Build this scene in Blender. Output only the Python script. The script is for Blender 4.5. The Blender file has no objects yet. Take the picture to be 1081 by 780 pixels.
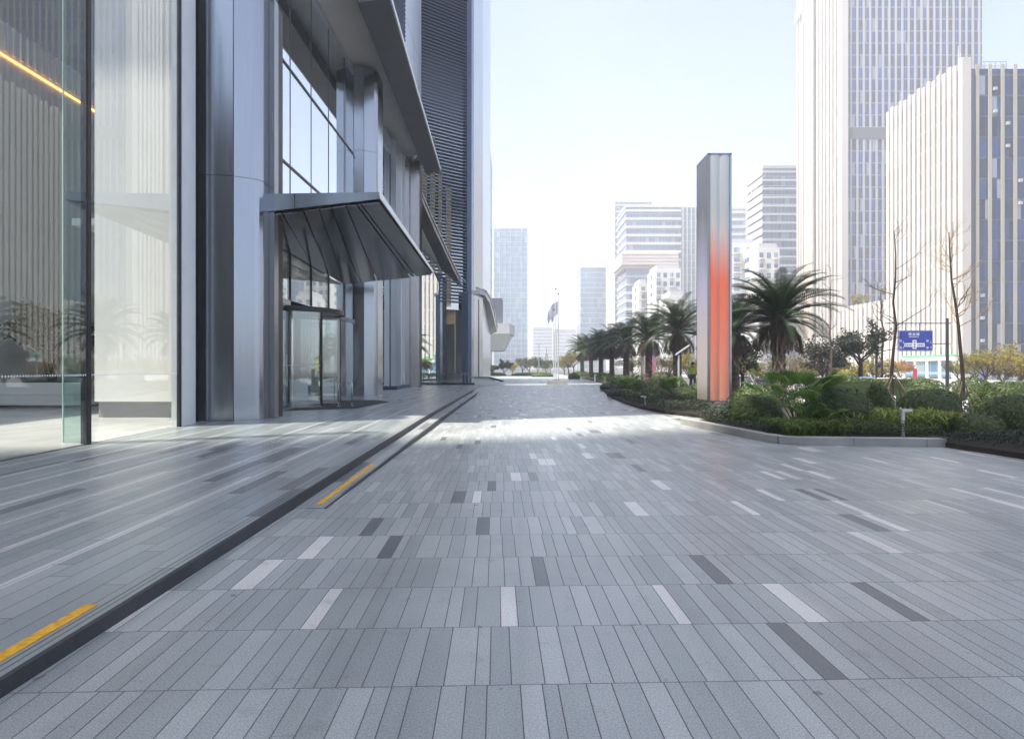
import bpy, bmesh, math, random
import numpy as np
from mathutils import Vector, Matrix
random.seed(7)
PI = math.pi
R = math.radians
scene = bpy.context.scene
COL = scene.collection

# ------------------------------------------------------------------ camera frame (pixel -> world)
F, CX, CY, HC = 595.0, 542.0, 388.0, 1.5
def X(px, Y): return (px - CX) / F * Y
def Zz(py, Y): return HC + (CY - py) / F * Y
def at(px, py, Y): return Vector((X(px, Y), Y, Zz(py, Y)))

# ------------------------------------------------------------------ node helper
class NT:
    def __init__(s, name):
        s.m = bpy.data.materials.new(name); s.m.use_nodes = True
        s.t = s.m.node_tree; s.t.nodes.clear()
        s.out = s.t.nodes.new('ShaderNodeOutputMaterial')
    def n(s, typ, **kw):
        nd = s.t.nodes.new(typ)
        for k, v in kw.items():
            setattr(nd, k, v)
        return nd
    def put(s, sock, v):
        if isinstance(v, bpy.types.NodeSocket): s.t.links.new(v, sock)
        elif isinstance(v, bpy.types.Node): s.t.links.new(v.outputs[0], sock)
        elif v is not None:
            if hasattr(sock, 'default_value'):
                try:
                    if len(sock.default_value) == 4 and len(v) == 3: v = (*v, 1)
                except TypeError: pass
                sock.default_value = v
    def coord(s, which='Object'): return s.n('ShaderNodeTexCoord').outputs[which]
    def geo(s, which): return s.n('ShaderNodeNewGeometry').outputs[which]
    def mapping(s, v, rot=(0, 0, 0), scale=(1, 1, 1), loc=(0, 0, 0)):
        nd = s.n('ShaderNodeMapping'); s.put(nd.inputs[0], v)
        nd.inputs['Rotation'].default_value = rot; nd.inputs['Scale'].default_value = scale; nd.inputs['Location'].default_value = loc
        return nd.outputs[0]
    def xyz(s, v):
        nd = s.n('ShaderNodeSeparateXYZ'); s.put(nd.inputs[0], v); return nd.outputs
    def comb(s, x=0, y=0, z=0):
        nd = s.n('ShaderNodeCombineXYZ'); s.put(nd.inputs[0], x); s.put(nd.inputs[1], y); s.put(nd.inputs[2], z); return nd.outputs[0]
    def math(s, op, a, b=None, c=None, clamp=False):
        nd = s.n('ShaderNodeMath', operation=op, use_clamp=clamp)
        s.put(nd.inputs[0], a)
        if b is not None: s.put(nd.inputs[1], b)
        if c is not None: s.put(nd.inputs[2], c)
        return nd.outputs[0]
    def noise(s, v, scale, detail=3, rough=.55, dim='3D', w=None):
        nd = s.n('ShaderNodeTexNoise', noise_dimensions=dim)
        if v is not None and dim != '1D': s.put(nd.inputs['Vector'], v)
        if w is not None: s.put(nd.inputs['W'], w)
        nd.inputs['Scale'].default_value = scale; nd.inputs['Detail'].default_value = detail; nd.inputs['Roughness'].default_value = rough
        return nd.outputs[0]
    def voro(s, w, feature='F1', rnd=1.0):
        nd = s.n('ShaderNodeTexVoronoi', voronoi_dimensions='1D', feature=feature)
        s.put(nd.inputs['W'], w); nd.inputs['Scale'].default_value = 1; nd.inputs['Randomness'].default_value = rnd
        return nd
    def white(s, v, dim='3D'):
        nd = s.n('ShaderNodeTexWhiteNoise', noise_dimensions=dim)
        s.put(nd.inputs['W' if dim == '1D' else 'Vector'], v); return nd.outputs
    def ramp(s, f, stops, interp='LINEAR'):
        nd = s.n('ShaderNodeValToRGB'); s.put(nd.inputs[0], f); cr = nd.color_ramp; cr.interpolation = interp
        while len(cr.elements) < len(stops): cr.elements.new(0.5)
        for e, (p, c) in zip(cr.elements, stops):
            e.position = p; e.color = (*c, 1) if len(c) == 3 else c
        return nd.outputs[0]
    def mix(s, f, a, b, mode='MIX'):
        nd = s.n('ShaderNodeMix', data_type='RGBA', blend_type=mode)
        s.put(nd.inputs[0], f); s.put(nd.inputs[6], a); s.put(nd.inputs[7], b); return nd.outputs[2]
    def maprange(s, v, a, b, c, d):
        nd = s.n('ShaderNodeMapRange'); s.put(nd.inputs[0], v)
        for i, q in enumerate((a, b, c, d)): nd.inputs[i + 1].default_value = q
        return nd.outputs[0]
    def bump(s, h, strength=.3, dist=.01):
        nd = s.n('ShaderNodeBump'); s.put(nd.inputs['Height'], h)
        nd.inputs['Strength'].default_value = strength; nd.inputs['Distance'].default_value = dist; return nd.outputs[0]
    def bsdf(s, **kw):
        nd = s.n('ShaderNodeBsdfPrincipled')
        for k, v in kw.items(): s.put(nd.inputs[k.replace('_', ' ')], v)
        return nd
    def end(s, sh, vol=None):
        s.put(s.out.inputs['Surface'], sh); return s.m

def plain(name, col, rough=.6, metal=0.0, var=.12, scale=3.0, spec=None, emit=None):
    t = NT(name)
    nz = t.noise(t.coord(), scale, 4)
    f = t.maprange(nz, .25, .75, 1 - var, 1 + var)
    c = t.mix(1.0, (*col, 1), t.comb(f, f, f), 'MULTIPLY')
    b = t.bsdf(Base_Color=c, Roughness=t.maprange(nz, .2, .8, rough * .85, min(1, rough * 1.15)), Metallic=metal)
    if spec is not None: b.inputs['Specular IOR Level'].default_value = spec
    if emit:
        b.inputs['Emission Color'].default_value = (*emit[0], 1); b.inputs['Emission Strength'].default_value = emit[1]
    return t.end(b)

# ------------------------------------------------------------------ materials
def m_plaza():
    t = NT('granite_plaza')
    co = t.mapping(t.coord(), rot=(0, 0, R(-1.7)))
    x, y, z = t.xyz(co)
    L = .6
    yr = t.math('DIVIDE', t.math('SUBTRACT', y, .267), L)
    row = t.math('FLOOR', yr)
    rr = t.white(row, '1D')[0]
    w = t.math('ADD', t.math('DIVIDE', x, .115), t.math('MULTIPLY', rr, 917.3))
    cell = t.voro(w, 'F1', .85)
    edge = t.voro(w, 'DISTANCE_TO_EDGE', .85).outputs['Distance']
    cr = t.n('ShaderNodeSeparateColor'); t.put(cr.inputs[0], cell.outputs['Color'])
    r, g, b = cr.outputs[0], cr.outputs[1], cr.outputs[2]
    fy = t.math('FRACT', yr)
    ey = t.math('MULTIPLY', t.math('MINIMUM', fy, t.math('SUBTRACT', 1.0, fy)), L)
    ex = t.math('MULTIPLY', edge, .115)
    jd = t.math('MINIMUM', ex, ey)
    joint = t.maprange(jd, .0012, .0038, 1, 0)
    base = t.ramp(r, [(0, (.282, .308, .305)), (.35, (.316, .342, .338)), (.7, (.346, .372, .366)), (1, (.40, .425, .418))])
    light = t.math('GREATER_THAN', g, .957)
    dark = t.math('LESS_THAN', g, .03)
    base = t.mix(light, base, (.62, .61, .59, 1))
    base = t.mix(dark, base, (.13, .145, .148, 1))
    sp = t.noise(t.coord(), 120, 3, .75)
    base = t.mix(1.0, base, t.ramp(sp, [(.3, (.55, .56, .58)), (.5, (1, 1, 1)), (.7, (1.42, 1.42, 1.42))]), 'MULTIPLY')
    st = t.noise(t.coord(), .55, 5, .6)
    base = t.mix(1.0, base, t.ramp(st, [(.3, (.84, .84, .85)), (.6, (1.04, 1.04, 1.04)), (.8, (1.1, 1.1, 1.09))]), 'MULTIPLY')
    st2 = t.noise(t.coord(), 4.0, 5, .7)
    base = t.mix(1.0, base, t.ramp(st2, [(.28, (.8, .79, .78)), (.42, (1, 1, 1)), (1, (1.03, 1.03, 1.03))]), 'MULTIPLY')
    strk = t.noise(t.mapping(t.coord(), rot=(0, 0, R(24)), scale=(1.6, .10, 1)), 1.0, 4, .6)
    base = t.mix(1.0, base, t.ramp(strk, [(.3, (.80, .80, .80)), (.45, (1, 1, 1)), (.7, (1.05, 1.05, 1.04))]), 'MULTIPLY')
    spot = t.noise(t.coord(), 9.0, 1, .5)
    base = t.mix(t.maprange(spot, .2, .235, .6, 0), base, (.06, .06, .06, 1))
    base = t.mix(joint, base, (.05, .052, .058, 1))
    h = t.math('ADD', t.math('MULTIPLY', joint, -1.0), t.math('MULTIPLY', sp, .10))
    h = t.math('ADD', h, t.math('MULTIPLY', b, .12))
    ro = t.maprange(t.math('ADD', st, t.math('MULTIPLY', b, .35)), .3, 1.0, .27, .44)
    return t.end(t.bsdf(Base_Color=base, Roughness=ro, Specular_IOR_Level=.5, Normal=t.bump(h, .35, .006)))

def m_platform():
    t = NT('granite_platform')
    x, y, z = t.xyz(t.coord())
    Wd = .157
    xr = t.math('DIVIDE', t.math('ADD', x, 100.013), Wd)
    row = t.math('FLOOR', xr)
    rr = t.white(row, '1D')[0]
    w = t.math('ADD', t.math('DIVIDE', y, 1.3), t.math('MULTIPLY', rr, 613.7))
    cell = t.voro(w, 'F1', .6)
    edge = t.voro(w, 'DISTANCE_TO_EDGE', .6).outputs['Distance']
    cr = t.n('ShaderNodeSeparateColor'); t.put(cr.inputs[0], cell.outputs['Color'])
    fx = t.math('FRACT', xr)
    ex = t.math('MULTIPLY', t.math('MINIMUM', fx, t.math('SUBTRACT', 1.0, fx)), Wd)
    jd = t.math('MINIMUM', ex, t.math('MULTIPLY', edge, 1.3))
    joint = t.maprange(jd, .0012, .004, 1, 0)
    base = t.ramp(cr.outputs[0], [(0, (.258, .284, .284)), (.4, (.300, .327, .326)), (1, (.362, .388, .384))])
    dark = t.math('LESS_THAN', cr.outputs[1], .07)
    base = t.mix(dark, base, (.17, .18, .18, 1))
    # a pale plank in every fourth course, with an odd dull one
    sx = t.math('FRACT', t.math('DIVIDE', t.math('ADD', x, 100.06), .628))
    stripe = t.math('LESS_THAN', sx, .12)
    stripe = t.math('MULTIPLY', stripe, t.math('LESS_THAN', x, -2.75))
    stripe = t.math('MULTIPLY', stripe, t.math('GREATER_THAN', cr.outputs[2], .10))
    base = t.mix(stripe, base, (.56, .555, .54, 1))
    sp = t.noise(t.coord(), 190, 2, .7)
    base = t.mix(1.0, base, t.ramp(sp, [(.3, (.75, .75, .75)), (.5, (1, 1, 1)), (.7, (1.25, 1.25, 1.25))]), 'MULTIPLY')
    st = t.noise(t.mapping(t.coord(), scale=(1, .5, 1)), .8, 5, .6)
    base = t.mix(1.0, base, t.ramp(st, [(.3, (.82, .82, .83)), (.65, (1.05, 1.05, 1.05))]), 'MULTIPLY')
    # the two slots of the edge drain
    g1 = t.math('LESS_THAN', t.math('ABSOLUTE', t.math('ADD', x, 2.448)), .006)
    g2 = t.math('LESS_THAN', t.math('ABSOLUTE', t.math('ADD', x, 2.405)), .005)
    gr = t.math('MAXIMUM', g1, g2)
    base = t.mix(t.math('MAXIMUM', joint, gr), base, (.05, .052, .057, 1))
    h = t.math('ADD', t.math('MULTIPLY', t.math('MAXIMUM', joint, gr), -1.0), t.math('MULTIPLY', sp, .1))
    ro = t.maprange(t.math('ADD', st, t.math('MULTIPLY', cr.outputs[2], .3)), .3, 1.0, .25, .42)
    return t.end(t.bsdf(Base_Color=base, Roughness=ro, Normal=t.bump(h, .35, .006)))

def m_stone(name, col, joint=1.2, axis=1, rough=.6):
    t = NT(name)
    co = t.coord(); s = t.xyz(co)[axis]
    f = t.math('FRACT', t.math('DIVIDE', s, joint))
    j = t.math('LESS_THAN', f, .006)
    sp = t.noise(co, 150, 2, .7); st = t.noise(co, 1.5, 5)
    c = t.mix(1.0, (*col, 1), t.ramp(sp, [(.3, (.75,) * 3), (.7, (1.25,) * 3)]), 'MULTIPLY')
    c = t.mix(1.0, c, t.ramp(st, [(.3, (.75,) * 3), (.7, (1.1,) * 3)]), 'MULTIPLY')
    c = t.mix(j, c, (.03, .03, .03, 1))
    return t.end(t.bsdf(Base_Color=c, Roughness=rough, Normal=t.bump(sp, .2, .004)))

def m_steel(name, col=(.60, .61, .63), rough=.24, seam=None, aniso=.6, brush=1.0):
    t = NT(name)
    co = t.coord()
    br = t.noise(t.mapping(co, scale=(140, 140, .6)), 1.0, 3)
    wave = t.noise(t.mapping(co, scale=(.8, .8, .35)), 1.0, 2)
    c = t.mix(1.0, (*col, 1), t.ramp(br, [(.3, (.93,) * 3), (.7, (1.05,) * 3)]), 'MULTIPLY')
    ro = t.math('ADD', t.math('MULTIPLY', t.math('SUBTRACT', br, .5), .12 * brush), rough)
    h = t.math('MULTIPLY', wave, 1.0)
    b = t.bsdf(Base_Color=c, Metallic=1.0, Roughness=ro, Normal=t.bump(h, .08, .02))
    b.inputs['Anisotropic'].default_value = aniso
    tg = t.n('ShaderNodeTangent', direction_type='RADIAL', axis='Z'); t.put(b.inputs['Tangent'], tg.outputs[0]); b.inputs['Anisotropic Rotation'].default_value = .25
    return t.end(b)

def m_glass(name, tint=(.86, .93, .91), base=.10, power=3.5, rough=0.0, top=.95):
    t = NT(name)
    lw = t.n('ShaderNodeLayerWeight'); lw.inputs['Blend'].default_value = .5
    f = t.math('POWER', lw.outputs['Facing'], power)
    f = t.maprange(f, 0, 1, base, top)
    tr = t.n('ShaderNodeBsdfTransparent'); tr.inputs[0].default_value = (*tint, 1)
    gl = t.n('ShaderNodeBsdfGlossy'); gl.inputs['Color'].default_value = (.93, .97, .98, 1); gl.inputs['Roughness'].default_value = rough
    mx = t.n('ShaderNodeMixShader'); t.put(mx.inputs[0], f); t.put(mx.inputs[1], tr.outputs[0]); t.put(mx.inputs[2], gl.outputs[0])
    return t.end(mx.outputs[0])

def m_window(name, col=(.06, .11, .2), fl=3.4, bay=1.2, rough=.08, mull=(.25, .27, .3), axis=0, var=.7, metal=.35, mw=.05, slab=.10, slabcol=None):
    """curtain-wall glass seen from far: panes of their own tint, frames between them"""
    t = NT(name)
    x, y, z = t.xyz(t.coord())
    u = t.math('ADD', x, y) if axis == 2 else (x if axis == 0 else y)
    fu = t.math('DIVIDE', t.math('ADD', u, 500.0), bay); fz = t.math('DIVIDE', t.math('ADD', z, 100.0), fl)
    cell = t.comb(t.math('FLOOR', fu), t.math('FLOOR', fz), 0)
    rnd = t.white(cell)[0]
    k = t.maprange(rnd, 0, 1, 1 - var, 1 + var)
    c = t.mix(1.0, (*col, 1), t.comb(k, k, k), 'MULTIPLY')
    pale = t.math('GREATER_THAN', rnd, .9)
    c = t.mix(t.math('MULTIPLY', pale, .6), c, (.45, .47, .48, 1))
    mu = t.math('LESS_THAN', t.math('FRACT', fu), mw); mz = t.math('LESS_THAN', t.math('FRACT', fz), slab)
    c = t.mix(mu, c, (*mull, 1)); c = t.mix(mz, c, (*(slabcol or mull), 1))
    fr = t.math('MAXIMUM', mu, mz)
    me = t.math('MULTIPLY', t.math('SUBTRACT', 1.0, fr), metal)
    ro = t.math('ADD', t.math('MULTIPLY', fr, .4), rough)
    tilt = t.math('MULTIPLY', rnd, 1.0)
    return t.end(t.bsdf(Base_Color=c, Metallic=me, Roughness=ro, Specular_IOR_Level=.8))

def m_leaf(name, c1, c2, c3=None, trans=.3, rough=.45, scale=6.0):
    t = NT(name)
    nz = t.noise(t.coord(), scale, 2)
    rnd = t.white(t.geo('Position') if False else t.mapping(t.coord(), scale=(9, 9, 9)))[0]
    obr = t.n('ShaderNodeObjectInfo').outputs['Random']
    f = t.math('ADD', t.math('MULTIPLY', nz, .8), t.math('MULTIPLY', obr, .25))
    c = t.ramp(f, [(.3, c1), (.7, c2)] + ([(.95, c3)] if c3 else []))
    b = t.bsdf(Base_Color=c, Roughness=rough, Specular_IOR_Level=.35)
    tl = t.n('ShaderNodeBsdfTranslucent'); t.put(tl.inputs[0], c)
    mx = t.n('ShaderNodeMixShader'); mx.inputs[0].default_value = trans
    t.put(mx.inputs[1], b.outputs[0]); t.put(mx.inputs[2], tl.outputs[0])
    return t.end(mx.outputs[0])

def m_bark(name, col, sc=14):
    t = NT(name); co = t.coord()
    nz = t.noise(t.mapping(co, scale=(1, 1, .3)), sc, 5, .65)
    c = t.ramp(nz, [(.3, tuple(v * .55 for v in col)), (.6, col), (.8, tuple(min(1, v * 1.5) for v in col))])
    return t.end(t.bsdf(Base_Color=c, Roughness=.9, Normal=t.bump(nz, .8, .03)))

def m_pylon(name, stops, metal=.55, rough=.3, h=8.8, flute=True):
    t = NT(name)
    x, y, z = t.xyz(t.coord())
    f = t.math('DIVIDE', z, h)
    wob = t.noise(t.mapping(t.coord(), scale=(5, 5, .08)), 1.0, 1)
    f = t.math('ADD', f, t.math('MULTIPLY', t.math('SUBTRACT', wob, .5), .16 if flute else .04))
    c = t.ramp(f, stops)
    return t.end(t.bsdf(Base_Color=c, Metallic=metal, Roughness=rough))

def m_haze():
    m = bpy.data.materials.new('air'); m.use_nodes = True; t = m.node_tree; t.nodes.clear()
    o = t.nodes.new('ShaderNodeOutputMaterial'); v = t.nodes.new('ShaderNodeVolumePrincipled')
    v.inputs['Color'].default_value = (.95, .97, 1, 1); v.inputs['Density'].default_value = HAZE
    v.inputs['Anisotropy'].default_value = .25
    t.links.new(v.outputs[0], o.inputs['Volume']); return m
HAZE = .0015

M = {}
M['plaza'] = m_plaza(); M['platform'] = m_platform()
M['kerb_dark'] = m_stone('dark_granite_kerb', (.045, .046, .052), 1.5, 1)
M['kerb_pale'] = m_stone('pale_granite_kerb', (.36, .36, .35), 1.3, 0)
M['steel'] = m_steel('brushed_steel', (.36, .39, .44), .16, aniso=.5); M['steel_dark'] = m_steel('dark_steel', (.30, .30, .31), .25)
M['steel_pale'] = m_steel('pale_steel', (.72, .77, .83), .3)
M['black_metal'] = plain('black_metal', (.025, .025, .03), .4, .3)
M['fascia'] = plain('dark_fascia_metal', (.15, .15, .16), .42, .5, .08, 1.2)
M['soffit'] = plain('grey_soffit', (.74, .74, .73), .55, 0, .06, .8)
M['canopy_soffit'] = m_steel('polished_dark_soffit', (.33, .30, .285), .13, aniso=.3)
M['white_metal'] = plain('white_metal', (.72, .74, .76), .35, .2, .05)
M['lobby_glass'] = m_glass('lobby_glass', (.95, .98, .97), .04, 3.2)
M['fin_glass'] = m_glass('fin_glass', (.78, .90, .86), .06, 3.0)
M['upper_glass'] = m_glass('coated_glass', (.62, .70, .74), .74, 2.2)
M['door_glass'] = m_glass('door_glass', (.90, .93, .93), .16, 2.6)
M['glass_edge'] = plain('green_glass_edge', (.55, .72, .66), .2, 0, .05)
M['white_wall'] = plain('white_plaster', (.78, .78, .77), .5, 0, .04, .7)
M['skirting'] = plain('grey_skirting', (.25, .25, .25), .4)
M['lobby_wall'] = plain('grey_lobby_wall', (.66, .67, .66), .5, 0, .06, .8)
M['lobby_floor'] = plain('polished_lobby_floor', (.50, .50, .49), .18, 0, .12, .9)
M['cove'] = plain('warm_cove_light', (.9, .5, .2), .5, emit=((1, .36, .08), 1.3))
M['planter_white'] = plain('white_planter', (.84, .84, .83), .35, 0, .04)
M['mat'] = plain('charcoal_mat', (.045, .047, .05), .9, 0, .25, 60)
M['yellow'] = plain('yellow_strip', (.70, .36, .02), .6, 0, .34, 30)
M['chrome'] = plain('chrome', (.75, .75, .76), .12, 1.0, .03)
M['dot_white'] = plain('white_film', (.85, .85, .85), .6)
M['sticker_yellow'] = plain('yellow_sticker', (.75, .8, .12), .5)
M['louver'] = plain('blue_louvre', (.085, .115, .19), .35, .5, .1, .6)
M['louver_glass'] = m_glass('louvre_glass', (.10, .12, .16), .6, 2.0)
M['navy'] = plain('navy_metal_panel', (.075, .11, .18), .38, .4, .06, .5)
M['dark_slab'] = m_window('added_slab_facade', (.008, .018, .045), 3.6, 1.6, .6, (.015, .025, .05), axis=1, var=.5, metal=0.0)
M['tan'] = plain('tan_panel', (.62, .42, .22), .5)
M['warm_reflection'] = plain('pale_yellow_reflection', (.92, .80, .52), .6)  # colour of sunlit tower fins mirrored in the louvre glass
M['asphalt'] = plain('asphalt', (.055, .056, .06), .85, 0, .2, 8)
M['pavement'] = m_stone('pale_pavement', (.33, .33, .32), .6, 1, .75)
M['soil'] = plain('soil', (.035, .026, .018), .95, 0, .4, 9)
M['grass_green'] = plain('grass_ground', (.06, .085, .03), .95, 0, .3, 3)
M['line'] = plain('road_paint', (.72, .72, .70), .7)
M['bush'] = m_leaf('bush_leaf', (.042, .072, .016), (.085, .135, .026), (.16, .21, .045), .15, .5, 5)
M['bush_dark'] = m_leaf('dark_bush_leaf', (.038, .066, .018), (.075, .115, .028), (.13, .17, .04), .12, .5, 5)
M['bush_grey'] = m_leaf('silver_bush_leaf', (.05, .06, .055), (.12, .14, .11), None, .12, .5, 8)
M['bush_brown'] = m_leaf('brown_bush_leaf', (.06, .035, .025), (.12, .07, .045), None, .12, .6, 8)
M['strap'] = m_leaf('strap_leaf', (.07, .12, .015), (.17, .25, .035), (.26, .34, .07), .3, .4, 4)
M['cover'] = m_leaf('ground_cover_leaf', (.02, .03, .015), (.05, .065, .03), None, .15, .5, 3)
M['lime'] = m_leaf('lime_leaf', (.14, .20, .025), (.28, .36, .05), None, .3, .5, 5)
M['palm'] = m_leaf('palm_leaf', (.018, .038, .014), (.042, .072, .024), (.10, .13, .04), .18, .4, 1.5)
M['palm_dry'] = m_leaf('dry_frond', (.035, .022, .016), (.075, .048, .03), None, .1, .8, 2)
M['fan'] = m_leaf('fan_palm_leaf', (.085, .17, .022), (.16, .28, .045), None, .35, .4, 3)
M['pine'] = m_leaf('pine_needles', (.022, .032, .022), (.05, .06, .035), None, .1, .6, 3)
M['yellow_leaf'] = m_leaf('yellow_leaf', (.17, .15, .025), (.34, .28, .05), (.45, .40, .12), .4, .6, 1.5)
M['olive_leaf'] = m_leaf('olive_leaf', (.12, .13, .03), (.24, .22, .06), None, .3, .6, 1.5)
M['orange_leaf'] = m_leaf('orange_leaf', (.30, .13, .03), (.45, .24, .06), None, .3, .6, 1.5)
M['tree_leaf'] = m_leaf('tree_leaf', (.03, .05, .015), (.07, .10, .03), None, .2, .5, 1.5)
M['indoor_leaf'] = m_leaf('indoor_leaf', (.012, .022, .010), (.03, .045, .015), None, .15, .4, 4)
M['bark'] = m_bark('bark', (.055, .038, .032)); M['bark_grey'] = m_bark('grey_bark', (.20, .165, .14))
M['bark_pale'] = m_bark('pale_twig_bark', (.42, .32, .22)); M['palm_bark'] = m_bark('palm_trunk_bark', (.10, .07, .05), 9)
M['lime_wash'] = plain('white_lime_wash', (.72, .72, .70), .9, 0, .08, 12)
M['wood_pole'] = plain('support_pole_wood', (.09, .065, .05), .8, 0, .25, 20)
M['sign_blue'] = plain('sign_blue', (.006, .035, .34), .4, 0, .04)
M['sign_white'] = plain('sign_white', (.82, .82, .82), .5)
M['pole_dark'] = plain('dark_painted_pole', (.03, .026, .035), .45, .2)
M['car_white'] = plain('white_car_paint', (.72, .74, .77), .2, 0, .02); M['car_silver'] = plain('silver_car_paint', (.5, .52, .55), .22, .6, .02)
M['car_dark'] = plain('dark_car_paint', (.05, .055, .065), .2, .2, .02)
M['car_blue'] = plain('blue_car_paint', (.16, .28, .46), .22, .3, .02)
M['car_glass'] = plain('car_glass', (.03, .04, .05), .05, 0, .05, spec=.8)
M['tyre'] = plain('tyre_rubber', (.02, .02, .02), .85); M['lamp_clear'] = plain('headlamp', (.7, .72, .74), .1, .3)
M['lamp_red'] = plain('tail_lamp', (.4, .02, .02), .2)
M['skin'] = plain('skin', (.45, .28, .2), .6); M['hair'] = plain('black_hair', (.02, .018, .016), .6)
M['hivis'] = plain('hi_vis_cloth', (.5, .75, .05), .7); M['trousers'] = plain('navy_cloth', (.03, .035, .06), .85)
M['flag'] = m_leaf('lavender_flag_cloth', (.74, .75, .90), (.84, .85, .95), None, .6, .8, 2)
M['t_white'] = plain('white_cladding', (.74, .72, .69), .55, .1, .05, .05)
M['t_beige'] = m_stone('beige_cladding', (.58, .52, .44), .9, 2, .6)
M['t_fin'] = plain('pale_fin', (.52, .49, .46), .5, 0, .06, .05)
M['t_fin_shade'] = plain('shade_grey_pier', (.37, .36, .31), .6, 0, .10, .2)  # darker copy of the fin colour for front faces, shade put into it
M['t_win'] = m_window('blue_window_strip', (.012, .05, .21), 3.4, .85, .22, (.13, .18, .27))
M['t_win2'] = m_window('deep_blue_window', (.012, .035, .11), 3.3, .95, .14, (.03, .04, .06), slab=.08)
M['t_winside'] = m_window('side_window', (.12, .13, .14), 3.4, .6, .2, (.3, .3, .3), axis=1)
M['t_dark'] = plain('louvred_plant_floor', (.10, .11, .13), .6)
M['far_glass'] = m_window('far_glass', (.09, .22, .34), 3.6, 1.5, .12, (.22, .33, .42), axis=2, var=.18, slab=.12)
M['far_glass2'] = m_window('mid_glass', (.11, .20, .33), 3.6, 1.5, .12, (.4, .42, .45), axis=2, var=.25, slab=.06)
M['far_grey'] = plain('far_pale_concrete', (.42, .44, .47), .7, 0, .05, .05)
M['res_white'] = plain('white_render', (.56, .55, .53), .7, 0, .04, .1)
M['res_win'] = m_window('apartment_window', (.14, .17, .21), 3.0, 1.4, .15, (.6, .6, .6), axis=2, var=.5, slab=.3)
M['pink_band'] = plain('pale_terracotta', (.58, .47, .43), .6, 0, .05, .05)
M['shop_white'] = plain('shop_fascia_white', (.8, .82, .8), .5); M['shop_green'] = plain('shop_green', (.10, .55, .22), .5)
M['red'] = plain('red_sign', (.55, .03, .03), .5); M['purple'] = plain('purple_sign', (.30, .25, .6), .5)
M['screen'] = plain('grey_led_screen', (.16, .18, .22), .4, .2, .15, .3)
M['brown_block'] = m_window('brown_facade', (.07, .045, .03), 3.4, 2.4, .3, (.14, .10, .07), axis=2, var=.4, slab=.25, mw=.3, metal=0.0)

# ------------------------------------------------------------------ mesh helper
class MB:
    def __init__(s): s.v = []; s.f = []
    def add(s, vs, fs):
        o = len(s.v); s.v += [tuple(p) for p in vs]; s.f += [tuple(i + o for i in f) for f in fs]; return s
    def box(s, x0, x1, y0, y1, z0, z1):
        return s.add([(x0, y0, z0), (x1, y0, z0), (x1, y1, z0), (x0, y1, z0), (x0, y0, z1), (x1, y0, z1), (x1, y1, z1), (x0, y1, z1)],
                     [(0, 3, 2, 1), (4, 5, 6, 7), (0, 1, 5, 4), (1, 2, 6, 5), (2, 3, 7, 6), (3, 0, 4, 7)])
    def prism(s, poly, z0, z1):
        """poly: list of (x, y[, dz]) counter-clockwise"""
        n = len(poly)
        lo = [(p[0], p[1], z0) for p in poly]; hi = [(p[0], p[1], z1) for p in poly]
        fs = [tuple(range(n - 1, -1, -1)), tuple(range(n, 2 * n))] + [(i, (i + 1) % n, n + (i + 1) % n, n + i) for i in range(n)]
        return s.add(lo + hi, fs)
    def hexa(s, lo, hi):
        """two 4-rings of points"""
        return s.add(list(lo) + list(hi), [(0, 3, 2, 1), (4, 5, 6, 7), (0, 1, 5, 4), (1, 2, 6, 5), (2, 3, 7, 6), (3, 0, 4, 7)])
    def tube(s, pts, rad, n=8, cap=True):
        pts = [Vector(p) for p in pts]
        if not isinstance(rad, (list, tuple)): rad = [rad] * len(pts)
        rings = []; up = None
        for i, p in enumerate(pts):
            d = (pts[min(i + 1, len(pts) - 1)] - pts[max(i - 1, 0)]).normalized()
            if up is None: up = Vector((0, 0, 1)) if abs(d.z) < .9 else Vector((1, 0, 0))
            u = d.cross(up)
            if u.length < 1e-4: u = d.cross(Vector((1, .1, 0)))
            u.normalize(); w = d.cross(u).normalized(); up = -w if False else up
            rings.append([p + (u * math.cos(2 * PI * k / n) + w * math.sin(2 * PI * k / n)) * rad[i] for k in range(n)])
        vs = [q for r in rings for q in r]; fs = []
        for i in range(len(pts) - 1):
            for k in range(n):
                fs.append((i * n + k, i * n + (k + 1) % n, (i + 1) * n + (k + 1) % n, (i + 1) * n + k))
        if cap: fs += [tuple(range(n - 1, -1, -1)), tuple(range((len(pts) - 1) * n, len(pts) * n))]
        return s.add(vs, fs)
    def lathe(s, prof, n=24, c=(0, 0)):
        vs = [(c[0] + r * math.cos(2 * PI * k / n), c[1] + r * math.sin(2 * PI * k / n), z) for r, z in prof for k in range(n)]
        fs = [(i * n + k, i * n + (k + 1) % n, (i + 1) * n + (k + 1) % n, (i + 1) * n + k) for i in range(len(prof) - 1) for k in range(n)]
        fs += [tuple(range(n - 1, -1, -1)), tuple(range((len(prof) - 1) * n, len(prof) * n))]
        return s.add(vs, fs)
    def mesh(s, name, mat, smooth=False, bevel=0):
        me = bpy.data.meshes.new(name); me.from_pydata(s.v, [], s.f)
        bm = bmesh.new(); bm.from_mesh(me); bmesh.ops.recalc_face_normals(bm, faces=bm.faces)
        if bevel: bmesh.ops.bevel(bm, geom=list(bm.edges), offset=bevel, segments=2, affect='EDGES', profile=.6)
        bm.to_mesh(me); bm.free()
        me.materials.append(mat)
        if smooth:
            for p in me.polygons: p.use_smooth = True
        return me
    def obj(s, name, mat, parent=None, smooth=False, bevel=0, loc=None):
        return link(name, s.mesh(name, mat, smooth, bevel), parent, loc)

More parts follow.
